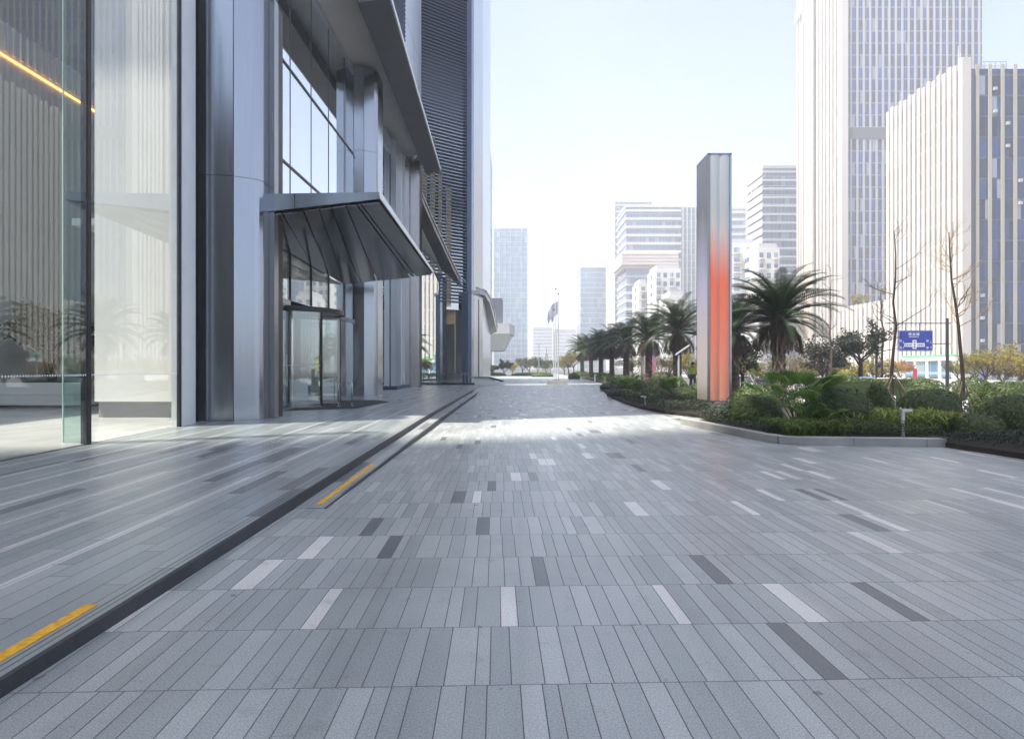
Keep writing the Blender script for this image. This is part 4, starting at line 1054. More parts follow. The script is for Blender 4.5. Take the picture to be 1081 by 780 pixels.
# ================================================================== pylons
P1 = thing('pylon', 'tall steel pylon fading from silver to coral red beside the path', 'pylon', (6.73, 19.5, .06))
pw, pd, ph = .82, 1.2, 8.85
CORAL = [(0, (.76, .36, .27)), (.12, (.80, .31, .22)), (.28, (.82, .24, .16)), (.52, (.84, .19, .12)), (.62, (.72, .36, .32)), (.72, (.60, .55, .55)), (.8, (.50, .53, .55)), (1, (.55, .58, .60))]
M['pylon_front'] = m_pylon('coral_fade_panel', CORAL, .2, .3)
M['pylon_side'] = m_pylon('lavender_fade_panel', [(0, (.60, .56, .50)), (.25, (.62, .55, .55)), (.45, (.50, .48, .66)), (.62, (.30, .31, .42)), (.8, (.16, .165, .19)), (1, (.20, .21, .24))], .35, .25)  # printed lavender tint mixed with reflection painted into the gradient
m = MB()
for k in range(2):                                   # gently fluted front
    a = .06 + k * .35; n = 12
    for i in range(n):
        u0, u1 = a + .35 * i / n, a + .35 * (i + 1) / n
        d0, d1 = -.03 * math.sin(PI * i / n), -.03 * math.sin(PI * (i + 1) / n)
        m.hexa([(u0, .02 + d0, 0), (u1, .02 + d1, 0), (u1, .06, 0), (u0, .06, 0)], [(u0, .02 + d0, ph - .06), (u1, .02 + d1, ph - .06), (u1, .06, ph - .06), (u0, .06, ph - .06)])
smooth_by_angle(m.obj('front_panel', M['pylon_front'], P1), 25)
MB().box(.0, .03, .05, pd - .05, 0, ph - .05).obj('side_panel', M['pylon_side'], P1)
MB().box(pw - .03, pw, .05, pd - .05, 0, ph - .05).obj('side_panel', M['pylon_side'], P1)
MB().box(.06, pw - .06, pd - .06, pd - .02, 0, ph - .06).obj('rear_panel', M['pylon_front'], P1)
for (x, y) in ((0, 0), (pw - .055, 0), (0, pd - .05), (pw - .055, pd - .05)): MB().box(x - .004, x + .059, y, y + .05, 0, ph).obj('corner_strip', M['steel_dark' if x == 0 else 'steel'], P1)
MB().box(.0, pw, .0, pd, ph - .045, ph + .01).obj('cap', M['steel_dark'], P1)
MB().box(-.03, pw + .03, -.03, pd + .03, -.1, .05).obj('base', M['steel_dark'], P1)
P2 = thing('pylon', 'distant violet to pink pylon glimpsed between the palms', 'pylon', (X(680, 48), 48, .2))
M['pylon_two'] = m_pylon('violet_fade_panel', [(0, (.66, .3, .25)), (.3, (.66, .22, .35)), (.6, (.36, .24, .66)), (1, (.45, .5, .7))], .3, .3, 5.4, False)
MB().box(.05, .95, 0, .05, .06, 5.4).obj('front_panel', M['pylon_two'], P2); MB().box(0, .05, 0, 1.2, .06, 5.4).obj('side_panel', M['pylon_side'], P2); MB().box(.951, 1.0, 0, 1.2, .06, 5.4).obj('side_panel', M['pylon_side'], P2)
MB().box(0, 1, 0, 1.2, 5.41, 5.5).obj('cap', M['steel_dark'], P2); MB().box(0, 1, 0, 1.2, 0, .055).obj('base', M['steel_dark'], P2)

# ================================================================== flagpoles
fb = thing('granite_plinth', 'low granite block holding the three flagpoles', 'plinth', (X(587.5, 44), 44, .2)); MB().box(-.78, .78, -.4, .4, 0, .3).obj('block', M['kerb_pale'], fb, bevel=.02); MB().box(-.72, .72, -.34, .34, .302, .32).obj('top_slab', M['pavement'], fb)
for (px, top, dy, lab, fl) in ((584.6, 328, -.2, 'shortest white flagpole of the three, nearest and leftmost', None), (586.8, 306, 0, 'tallest white flagpole in the middle of the granite block', 1), (589.3, 311, .2, 'right flagpole on the granite block', 2)):
    Y = 44 + dy; h = Zz(top, Y) - .52; p = thing('flagpole', lab, 'flagpole', (X(px, Y), Y, .52), 0, 'flagpoles on the granite block')
    MB().tube([(0, 0, 0), (0, 0, h)], [.055, .03], 10).obj('pole', M['white_metal'], p); MB().lathe([(.02, h), (.06, h + .04), (.06, h + .1), (.01, h + .14)], 10).obj('finial', M['steel_dark'], p); MB().lathe([(.11, 0), (.11, .03), (.06, .06)], 12).obj('collar', M['steel'], p)
    if fl:
        v = []; nx, nz = 14, 10; W_, H_ = (.75, 1.0) if fl == 1 else (.62, 1.0)
        for j in range(nz + 1):
            for i in range(nx + 1):
                u, w = i / nx, j / nz
                v.append((-.03 - u * W_ * (.75 + .1 * math.sin(w * 3)), .10 * math.sin(u * 9 + w * 2.5) * u, h - .55 - (0 if fl == 2 else .45) - w * H_ - u * u * .75))
        f_ = [(j * (nx + 1) + i, j * (nx + 1) + i + 1, (j + 1) * (nx + 1) + i + 1, (j + 1) * (nx + 1) + i) for j in range(nz) for i in range(nx)]
        fo = MB().add(v, f_).obj('flag', M['flag'], None, True, loc=(X(px, Y), Y, .52)); tag(fo, 'drooping lavender flag on the tallest middle pole, lower of the two' if fl == 1 else 'drooping lavender flag on the right hand pole, upper of the two', 'flag', 'lavender flags on the poles')

# ================================================================== palms
PL = [(822, 20.9, 1.02, 0, 'largest feather palm, full dark crown right of the red pylon'), (775, 26.5, 1.0, 1, 'feather palm half hidden behind the right side of the red pylon'), (715, 34, 1.08, 2, 'feather palm just left of the red pylon, tallest of the left row'),
      (685, 41.5, 1.08, 0, 'second feather palm left of the red pylon, thick trunk by the violet pylon'), (661, 50, 1.1, 1, 'third feather palm left of the red pylon, left of the violet pylon'), (646, 57, 1.1, 2, 'fourth feather palm left of the red pylon'),
      (634.5, 64, 1.12, 0, 'fifth feather palm left of the red pylon'), (624, 72, 1.12, 1, 'sixth feather palm left of the red pylon, last but one'), (614.5, 79, 1.15, 2, 'last and smallest feather palm at the far end of the row')]
for i, (px, Y, s, k, lab) in enumerate(PL):
    palm(lab, X(px, Y), Y, (.12 if Y < 33 else .3), s, k, i * 1.3)
for i, (px, Y) in enumerate(((601, 98), (606, 104))):
    leafy_tree('yellow_tree', ['sunlit yellow tree beyond the end of the palm row, left one', 'sunlit yellow tree beyond the end of the palm row, right one'][i], X(px, Y), Y, .2, 4.4, 2.2, 'yellow_leaf', seed=40 + i, leaf=.3, n=1200, group='yellow street trees')

# ================================================================== shrubs of the near bed
def BU(px, ytop, ybase, wpx, Y, label, mat='bush', leaf_=.05, ry=None, amp=.05, dens=1.0, name='clipped_shrub', group='clipped shrubs', zb=None):
    x = X(px, Y); rx = wpx / 2 / F * Y; zb = bedz(x, Y) - .03 if zb is None else zb; rz = Zz(ytop, Y) - zb
    return bush(name, label, 'shrub', x, Y, zb, rx, ry or rx, rz, mat, leaf_ * 1.35, dens, group, None, amp)
BU(762, 424, 449, 27, 14.6, 'small round silvery shrub at the left tip of the bed', 'bush_grey', .035)
BU(797, 407, 440, 48, 16.0, 'dome shrub behind the front pair, right of the pylon foot', 'bush', .045)
BU(797, 417, 449, 52, 14.0, 'dome shrub just right of the small silvery one', 'bush', .045)
BU(884, 409, 462, 66, 12.8, 'large clipped shrub in the middle of the near bed', 'bush', .045, amp=.03)
BU(926, 405, 450, 24, 13.8, 'narrow pointed shrub against the large clipped one', 'bush', .045)
BU(928, 411, 445, 32, 15.6, 'dark round shrub behind the pointed one', 'bush_dark', .05)
BU(984, 411, 450, 60, 14.2, 'wide clipped dome left of the leaning bare tree', 'bush_dark', .045, amp=.03)
BU(1031, 437, 465, 46, 11.6, 'low flat dome right of the short path light', 'bush_dark', .04)
BU(1078, 418, 466, 66, 12.0, 'big round shrub cut by the right picture edge', 'bush_dark', .045, amp=.03)
BU(1064, 402, 430, 48, 19.5, 'dome shrub beside the leaning tree, right of its support sticks', 'bush_dark', .055, amp=.03, zb=-.3)
BU(1026, 399, 430, 46, 20.5, 'dome shrub directly behind the leaning bare tree', 'bush_dark', .06, amp=.03, zb=-.3)
BU(977, 399, 425, 40, 24, 'distant dome shrub below the blue road sign', 'bush_dark', .065, amp=.03, zb=-.4)
BU(890, 395, 412, 44, 30, 'flat dark dome shrub by the road behind the large clipped one', 'bush_dark', .08, zb=-.4)
BU(940, 395, 410, 16, 33, 'small brownish dome shrub by the road left of the bare tree', 'bush_brown', .08, zb=-.4)
BU(1076, 402, 420, 30, 27, 'half hidden dome shrub far back at the right picture edge', 'bush_dark', .07, zb=-.36)
hd = thing('box_hedge', 'long flat topped dark hedge along the road behind the shrubs', 'hedge', (X(915, 27), 27, -.36))
def hedge_leaves(hx, hy, hz, leaf, n, mat, seed):
    r = np.random.default_rng(seed)
    a = r.uniform(-1, 1, (n, 3)); ax = r.choice(3, n, p=[.12, .4, .48]); s = np.sign(r.uniform(-1, 1, n)); s[ax == 2] = 1
    a[np.arange(n), ax] = s; a[:, 2] = np.where(ax == 2, 1, a[:, 2])
    N = np.zeros((n, 3)); N[np.arange(n), ax] = s
    Pq = a * np.array([hx, hy, hz / 2]) + np.array([0, 0, hz / 2]) + r.normal(0, .03, (n, 3))
    return fast_mesh('foliage', leaf_quads(Pq, N, leaf, leaf * .6, .7), 4, M[mat])
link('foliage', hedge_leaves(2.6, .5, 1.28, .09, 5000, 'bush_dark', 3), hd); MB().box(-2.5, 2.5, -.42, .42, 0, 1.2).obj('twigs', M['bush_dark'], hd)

# ground cover, strap leaved plants, hedgelet (nobody could count them)
def in_poly(Pq, poly):
    x, y = Pq[:, 0], Pq[:, 1]; ins = np.zeros(len(Pq), bool); n = len(poly)
    for i in range(n):
        (x1, y1), (x2, y2) = poly[i], poly[(i + 1) % n]
        c = ((y1 > y) != (y2 > y)) & (x < (x2 - x1) * (y - y1) / (y2 - y1 + 1e-12) + x1); ins ^= c
    return ins
def cover(name, label, poly, n, h, leaf, mat, seed, strap=False, hump=.5):
    r = np.random.default_rng(seed); xs = [p[0] for p in poly]; ysq = [p[1] for p in poly]
    Pq = np.stack([r.uniform(min(xs), max(xs), n * 3), r.uniform(min(ysq), max(ysq), n * 3)], 1); Pq = Pq[in_poly(Pq, poly)][:n]
    n = len(Pq); z = np.array([bedz(a, b) for a, b in Pq])
    hh = h * (1 + hump * bumpy(np.column_stack([Pq, np.zeros(n)]), .8, 3.5, seed))
    if strap:
        az = r.uniform(0, 2 * PI, n); lean = r.uniform(.25, .95, n); L_ = h * r.uniform(.7, 1.4, n); ca, sa = np.cos(az), np.sin(az); w = leaf * .5
        b0 = np.column_stack([Pq, z]); side = np.stack([-sa, ca, 0 * ca], 1) * w[:, None] if hasattr(w, '__len__') else np.stack([-sa, ca, 0 * ca], 1) * w
        mid = b0 + np.stack([ca * lean * L_ * .45, sa * lean * L_ * .45, L_ * .75], 1); tip = mid + np.stack([ca * lean * L_ * .6, sa * lean * L_ * .6, L_ * (.30 - .55 * lean)], 1)
        q = np.stack([b0 - side * .6, b0 + side * .6, mid + side, mid - side, mid - side, mid + side, tip + side * .1, tip - side * .1], 1).reshape(-1, 3)
    else:
        zz = z + np.maximum(.03, hh) * r.beta(3, 1, n); N = r.normal(0, .5, (n, 3)) + np.array([0, 0, .8])
        q = leaf_quads(np.column_stack([Pq, zz]), N, leaf, leaf * .6, .5)
    return stuff(link(name, fast_mesh(name, q, 4, M[mat])), label, 'ground cover')
cover('strap_plants', 'bright strap leaved plants massed in front of the near shrubs', [(5.5, 11.2), (6.6, 11.15), (6.5, 12.3), (5.5, 12.6)], 2600, .30, .022, 'strap', 1, True)
cover('strap_plants', 'yellow green strap leaved strip beside the short path light', [(7.0, 12.2), (9.6, 11.7), (9.8, 13.3), (7.4, 13.5)], 5200, .42, .026, 'lime', 2, True)
cover('low_hedge', 'low leafy ground cover along the stone kerb', [(6.3, 11.05), (8.3, 10.95), (8.6, 12.2), (6.4, 12.4)], 9000, .28, .04, 'bush', 5)
cover('low_hedge', 'dark low ground cover spilling over the paving at the right', [(8.25, 9.05), (13, 9.2), (13, 10.9), (8.3, 11.1), (8.15, 10.7)], 20000, .24, .04, 'cover', 6)
cover('low_hedge', 'dark low ground cover edging the far bed by the pylon', [(4.62, 18.0), (5.5, 16.6), (5.3, 15.6), (6.6, 15.2), (7.3, 19), (6.2, 21), (5.2, 26), (5.6, 33), (4.85, 28), (4.6, 22)], 16000, .30, .06, 'cover', 7)
cover('low_hedge', 'mossy ground cover left of the small silvery shrub', [(4.85, 13.6), (5.2, 11.5), (5.7, 11.4), (5.6, 14.9), (4.9, 15)], 5000, .18, .04, 'cover', 8)
cover('low_hedge', 'sunlit low ground cover beneath the far palms', [(6.9, 41.5), (8.4, 62), (8.9, 86), (10.5, 86), (10, 41.5)], 9000, .5, .12, 'bush', 9)
cover('strap_plants', 'lime green tuft plants on the edge of the far bed', [(4.9, 24), (5.5, 22), (6.1, 24.5), (5.4, 28)], 1800, .34, .03, 'lime', 10, True)
cover('back_cover', 'dark leafy undergrowth at the back of the bed below the palms', [(7.5, 16), (9.6, 15.5), (10.5, 40), (7.5, 40), (6.5, 26), (7.0, 20)], 9000, .32, .08, 'cover', 12)

# shrubs of the far bed
FB = [(645, 405, 421, 22, 33, 'bush_dark', 'dark round shrub at the outer tip of the far bed'), (652, 410, 425, 22, 27.5, 'bush_grey', 'greyish dome shrub near the outer tip of the far bed'), (668, 401, 420, 30, 32, 'bush', 'bright green shrub under the thick trunked palm'), (690, 409, 433, 34, 23.5, 'bush_dark', 'wide shrub behind the bracket shaped path light'),
      (712, 398, 425, 30, 28, 'bush', 'leafy shrub below the white path lamp'), (722, 408, 434, 30, 22.5, 'bush_dark', 'dark shrub touching the left side of the pylon'), (671, 412, 428, 20, 25, 'bush_dark', 'small dark shrub between the grey dome and the wide shrub'), (700, 392, 415, 26, 36, 'bush', 'tall loose shrub left of the white path lamp'), (654, 396, 412, 18, 42, 'bush_dark', 'upright dark shrub before the fourth palm'), (606, 394, 404, 12, 62, 'bush', 'small rounded shrub at the far corner of the bed'), (738, 404, 425, 22, 25, 'bush_dark', 'dark shrub hidden behind the pylon base')]
for (px, yt, yb, w, Y, mt, lab) in FB: BU(px, yt, yb, w, Y, lab, mt, max(.05, Y * .0026), amp=.09, group='shrubs of the far bed')

# fan palms
def fan_palm(label, x, y, z, n, h, fr, seed):
    r = random.Random(seed); t = thing('fan_palm', label, 'fan palm', (x, y, z), 0, 'fan palms in the bed')
    for k in range(n):
        a = k * 2.4 + r.uniform(-.3, .3); el = r.uniform(.75, 1.4); L_ = h * r.uniform(.6, 1.05)
        tip = Vector((math.cos(a) * math.cos(el) * L_, math.sin(a) * math.cos(el) * L_, math.sin(el) * L_))
        midp = tip * .5 + Vector((0, 0, .08))
        lf = MB(); fd = (tip - midp).normalized(); fd = (fd + Vector((math.cos(a), math.sin(a), 0)) * .3).normalized()
        sd = Vector((-math.sin(a), math.cos(a), 0)); up = sd.cross(fd); up = up if up.z > 0 else -up
        ns = 17
        for i in range(ns):
            th = R(-118 + 236 * i / (ns - 1)); th2 = R(236 / (ns - 1) / 2)
            def P_(q, rad_, lift): 
                d = fd * math.cos(q) + sd * math.sin(q); return tip + d * rad_ + up * lift - Vector((0, 0, (rad_ / fr) ** 2 * fr * .18))
            rr = fr * r.uniform(.88, 1.08) * (1 - .18 * abs(th) / 2)
            l0, l1 = P_(th - th2, rr * .6, -.012), P_(th + th2, rr * .6, -.012)
            lf.add([tip, l0, P_(th, rr * .62, .018)], [(0, 1, 2)]); lf.add([tip, P_(th, rr * .62, .018), l1], [(0, 1, 2)])
            e = P_(th, rr, -.03); lf.add([l0, e, P_(th, rr * .62, .018)], [(0, 1, 2)]); lf.add([P_(th, rr * .62, .018), e, l1], [(0, 1, 2)])
        st = MB(); st.tube([(0, 0, -.05), tuple(midp), tuple(tip)], [.014, .011, .008], 5); so = st.obj('stem', M['fan'], t, True)
        me = bpy.data.meshes.new('fan_leaf'); me.from_pydata(lf.v, [], lf.f); me.materials.append(M['fan']); link('fan_leaf', me, so)
    return t
fan_palm('bright fan palm spreading leaves left of the large clipped shrub', X(842, 13.0), 13.0, .1, 17, 1.4, .40, 3)
fan_palm('low fan palm drooping at the foot of the bright one', X(858, 12.3), 12.3, .1, 9, .6, .3, 4)
fan_palm('fan palm among the shrubs of the far bed', X(664, 29), 29, .1, 9, .9, .4, 5)
fan_palm('fan palm below the white path lamp', X(706, 26), 26, .1, 9, .9, .4, 6)

# ================================================================== trees of the right side
bare_tree('bare_tree', 'straight thin bare tree with white painted base before the road sign', (X(943, 17), 17, -.1), (X(944, 17), 17, 5.6), 3, .05, 'bark', 'bark', .75, 12, 1.0, 3, 'bare trees with painted bases', True, low=.45)
bare_tree('bare_tree', 'leaning bare tree with pale twigs and white painted base', (X(1021, 18), 18, -.3), (X(1009, 18), 18.3, 5.9), 8, .062, 'bark', 'bark_pale', .75, 26, .9, 3, 'bare trees with painted bases', True, (.5, .1, .25), .5)
bare_tree('bare_tree', 'slender bare sapling rising behind the largest feather palm', (X(877, 32), 32, -.3), (X(877, 32), 32, 7.2), 12, .07, 'bark_grey', 'bark', 0, 16, 1.0, 2, None, False, low=.4)
bare_tree('bare_tree', 'dark bare street tree left of the road sign', (X(931, 34), 34, -.4), (X(930, 34), 34, 6.0), 15, .08, 'bark', 'bark', 0, 12, 1.3, 2, None, False, low=.35)
for i, (px, Y, h, lab) in enumerate(((812, 18.0, 2.4, 'bare grey twiggy shrub below the largest palm crown, left one'), (838, 19.0, 2.5, 'bare grey twiggy shrub below the largest palm crown, right one'), (700, 33, 2.7, 'bare pale twiggy shrub between the palms left of the pylon'), (862, 22, 2.3, 'bare twiggy shrub right of the largest palm trunk'))):
    rs = random.Random(60 + i); t = thing('twiggy_shrub', lab, 'shrub', (X(px, Y), Y, bedz(X(px, Y), Y) - .05), 0, 'bare twiggy shrubs'); m = MB()
    for k in range(9):
        a = rs.uniform(0, 6.28); branch_tree(m, Vector((0, 0, 0)), Vector((math.cos(a) * .5, math.sin(a) * .5, 1)), h * .6, .025, 2, rs, .5, .3, None, 4, (2, 4), .65)
    m.obj('branches', M['bark_grey'], t, True)
leafy_tree('cloud_pine', 'dark flat crowned pine left of the road sign', X(908, 33), 33, -.4, 4.9, 1.5, 'pine', seed=21, leaf=.16, n=3800, trunk=.5)
leafy_tree('dark_tree', 'dark round tree directly right of the pylon', X(783, 30), 30, -.1, 3.9, 1.5, 'pine', seed=22, leaf=.16, n=3500, trunk=.35)
leafy_tree('dark_tree', 'dark leafy tree behind the right half of the largest palm', X(868, 33), 33, -.3, 3.9, 1.6, 'pine', seed=23, leaf=.17, n=3200, trunk=.4)
YT = [(1040, 46, 3.9, 1.9, 'yellow_leaf', 'rounded yellow tree right of the leaning bare tree'), (1078, 40, 4.2, 2.1, 'yellow_leaf', 'sunlit yellow green tree at the right picture edge'), (1030, 55, 3.6, 2.2, 'olive_leaf', 'pale olive tree behind the leaning bare tree'), (903, 44, 2.2, 1.5, 'yellow_leaf', 'bright yellow low tree below the dark pine'), (886, 46, 2.4, 1.6, 'olive_leaf', 'olive tree behind the flat dark dome shrub'), (855, 47, 2.2, 1.7, 'yellow_leaf', 'yellow tree seen under the largest palm'), (925, 50, 2.9, 1.9, 'olive_leaf', 'olive tree left of the road sign pole'), (790, 45, 2.4, 1.8, 'yellow_leaf', 'yellow tree glimpsed right of the pylon behind the road'), (728, 52, 3.4, 2.2, 'yellow_leaf', 'yellow green tree left of the pylon behind the worker'), (704, 56, 3.4, 2.2, 'yellow_leaf', 'yellow tree behind the pale twiggy shrub'),
      (950, 66, 3.2, 2.0, 'orange_leaf', 'orange leaved tree below the road sign'), (1058, 48, 2.6, 1.7, 'bush_brown', 'dark reddish tree below the yellow one at the right'), (668, 66, 3.4, 2.3, 'olive_leaf', 'olive tree behind the third palm'), (825, 52, 2.8, 2.0, 'olive_leaf', 'olive tree behind the largest palm trunk'), (1012, 60, 2.6, 1.8, 'olive_leaf', 'small olive tree right of the sign pole'), (760, 50, 3.0, 2.0, 'olive_leaf', 'olive tree hidden behind the pylon')]
for i, (px, Y, h, cr, mt, lab) in enumerate(YT): leafy_tree('street_tree', lab, X(px, Y), Y, -.4, h, cr, mt, seed=100 + i, leaf=.17, n=2200, trunk=.28, group='trees along the road')
FT = [(532, 96, 3.0, 1.6, 'tree_leaf', 'dark small tree under the bowl canopy at the street end'), (541, 120, 2.6, 1.4, 'yellow_leaf', 'yellow bush like tree left at the street end'), (552, 125, 4.2, 2.2, 'olive_leaf', 'light green tree at the foot of the street end tower'), (558, 118, 4.0, 2.0, 'tree_leaf', 'dark green tree at the right foot of the street end tower'), (568, 105, 3.2, 2.6, 'tree_leaf', 'broad dark tree left of the flagpoles'), (577, 110, 2.6, 2.4, 'tree_leaf', 'low dark tree directly behind the flagpoles'), (520, 84, 2.6, 1.2, 'tree_leaf', 'small dark tree against the screen building'), (596, 115, 3.4, 2.4, 'olive_leaf', 'olive tree right of the flagpoles in the distance')]
for i, (px, Y, h, cr, mt, lab) in enumerate(FT): leafy_tree('distant_tree', lab, X(px, Y), Y, .15, h, cr, mt, seed=140 + i, leaf=.28, n=1300, trunk=.2, group='trees at the street end')
for i, (px, Y, w) in enumerate(((560, 88, 40), (573, 80, 24), (524, 90, 20))):
    BU(px, 393.5, 397, w, Y, ['long low dark hedge mound left of the flagpoles far off', 'low dark hedge mound right behind the flag block', 'low dark hedge mound by the screen building'][i], 'bush_dark', .2, ry=1.5, zb=.18, group='far hedge mounds')

# ================================================================== street furniture
sg = thing('road_sign', 'blue direction sign on a dark gantry pole by the road', 'road sign', (X(1000, 40), 40, -.36))
MB().tube([(0, 0, 0), (0, 0, 5.35)], [.12, .09], 10).obj('pole', M['pole_dark'], sg); MB().tube([(.25, 0, 5.0), (-4.4, 0, 5.0)], .035, 8).obj('arm', M['pole_dark'], sg); MB().tube([(.2, 0, 3.55), (-1.1, 0, 3.55)], .03, 8).obj('arm', M['pole_dark'], sg)
MB().lathe([(.22, 0), (.22, .04), (.14, .08)], 12).obj('base_plate', M['pole_dark'], sg)
bo = MB().box(-3.5, -1.05, -.05, -.01, 3.03, 4.5).obj('board', M['sign_blue'], sg)
wb = MB()
def sb(x0, x1, z0, z1): wb.box(-3.5 + x0, -3.5 + x1, -.056, -.052, 3.03 + z0, 3.03 + z1)
sb(.03, 2.42, .03, .045); sb(.03, 2.42, 1.425, 1.44); sb(.03, .045, .045, 1.425); sb(2.405, 2.42, .045, 1.425)
wb.obj('border', M['sign_white'], bo); 
wb = MB()
def glyph(cx, cz, s, pat):
    for r_i, rowp in enumerate(pat):
        for c_i, ch in enumerate(rowp):
            if ch == '#': sb(cx - s / 2 + c_i * s / 5, cx - s / 2 + (c_i + .86) * s / 5, cz + s / 2 - (r_i + .8) * s / 5, cz + s / 2 - r_i * s / 5)
G1 = ('#.###', '###.#', '#.###', '###.#', '#.###'); G2 = ('..#..', '#####', '.###.', '#.#.#', '#####'); G3 = ('##.##', '#.#.#', '#####', '#.###', '#####')
glyph(.82, 1.2, .20, G1); glyph(1.10, 1.2, .20, G2); glyph(1.38, 1.2, .20, G3)
for i in range(8): sb(.74 + i * .09, .80 + i * .09, .98, 1.03)
for (cx, cz) in ((.16, .72), (.16, .24), (2.06, .72), (2.06, .24)): glyph(cx, cz, .15, G1)
for (cx, cz) in ((.34, .62), (.34, .26), (2.28, .62), (2.28, .26)): sb(cx, cx + .03, cz - .08, cz + .08)
wb.obj('lettering', M['sign_white'], bo)
wb = MB(); sb(.42, 1.0, .30, .56); sb(1.28, 1.86, .30, .56); sb(1.0, 1.28, .16, .78); wb.obj('lane_diagram', M['sign_white'], bo)
wb = MB()
def sb2(x0, x1, z0, z1): wb.box(-3.5 + x0, -3.5 + x1, -.062, -.058, 3.03 + z0, 3.03 + z1)
for i in range(4): sb2(.48 + i * .12, .56 + i * .12, .38, .48); sb2(1.33 + i * .12, 1.41 + i * .12, .38, .48)
for i in range(3): sb2(1.08, 1.2, .24 + i * .18, .34 + i * .18)
wb.obj('lane_lettering', M['sign_blue'], bo)
MB().box(-2.0, -1.96, -.01, .0, 4.5, 5.0).obj('hanger', M['pole_dark'], sg); MB().box(-3.0, -2.96, -.01, .0, 4.5, 5.0).obj('hanger', M['pole_dark'], sg)
sl2 = thing('signal_post', 'dark street post with a round signal head left of the bare tree', 'signal post', (X(930.5, 36), 36.5, -.36)); MB().tube([(0, 0, 0), (0, 0, 4.6)], .07, 8).obj('post', M['pole_dark'], sl2); MB().lathe([(.02, 1.85), (.16, 1.9), (.2, 2.05), (.16, 2.2), (.02, 2.25)], 12, (.16, 0)).obj('signal_head', M['pole_dark'], sl2)
# path lights
pl_ = thing('path_lamp', 'white post lamp with slanted arm beside the pylon', 'path lamp', (X(716.5, 27), 27, .1)); MB().tube([(0, 0, 0), (0, 0, 2.0)], .05, 8).obj('post', M['white_metal'], pl_); MB().hexa([(-.14, -.06, 1.98), (.5, -.06, 2.42), (.5, .06, 2.42), (-.14, .06, 1.98)], [(-.14, -.06, 2.06), (.5, -.06, 2.5), (.5, .06, 2.5), (-.14, .06, 2.06)]).obj('lamp_arm', M['white_metal'], pl_)
def bollard(px, Y, h, lab, dirx):
    t = thing('bollard_light', lab, 'bollard light', (X(px, Y), Y, bedz(X(px, Y), Y)), 0, 'short path lights'); MB().box(-.025, .025, -.025, .025, 0, h).obj('post', M['white_metal'], t); MB().box(min(0, dirx) - .03, max(0, dirx) + .03, -.04, .04, h + .002, h + .045).obj('light_head', M['white_metal'], t); MB().box(-.06, .06, -.06, .06, -.02, .02).obj('foot', M['steel_dark'], t)
bollard(953, 11.3, .52, 'short white path light at the stone kerb by the strap plants', .14); bollard(681, 20.6, .32, 'short white path light with bracket head in the far bed', -.12); bollard(637.5, 34, .35, 'short white path light at the outer tip of the far bed', .1); bollard(628, 45, .6, 'short white path light under the far palms', .1)
# far lamp post and red lattice mast
lp = thing('street_lamp', 'tall thin street lamp left of the flagpoles', 'street lamp', (X(569, 95), 95, .2)); MB().tube([(0, 0, 0), (0, 0, 5.2)], [.07, .045], 8).obj('post', M['far_grey'], lp); MB().box(-.5, .5, -.1, .1, 5.2, 5.3).obj('lamp_head', M['far_grey'], lp)
rl = thing('lattice_mast', 'small pink red lattice mast behind the flagpoles', 'mast', (X(577, 130), 130, .1)); m = MB()
for k in range(4):
    a = k * PI / 2 + PI / 4; m.tube([(1.5 * math.cos(a), 1.5 * math.sin(a), 0), (.15 * math.cos(a), .15 * math.sin(a), 4.6)], .09, 5)
    for i in range(5):
        f0 = i / 5; f1 = (i + 1) / 5; b = a + PI / 2; r0 = 1.5 - 1.35 * f0; r1 = 1.5 - 1.35 * f1
        m.tube([(r0 * math.cos(a), r0 * math.sin(a), 4.6 * f0), (r1 * math.cos(b), r1 * math.sin(b), 4.6 * f1)], .06, 4); m.tube([(r0 * math.cos(a), r0 * math.sin(a), 4.6 * f0), (r0 * math.cos(b), r0 * math.sin(b), 4.6 * f0)], .06, 4)
m.obj('lattice', M['pink_band'], rl); MB().tube([(0, 0, 4.5), (0, 0, 6)], .05, 5).obj('spike', M['red'], rl)

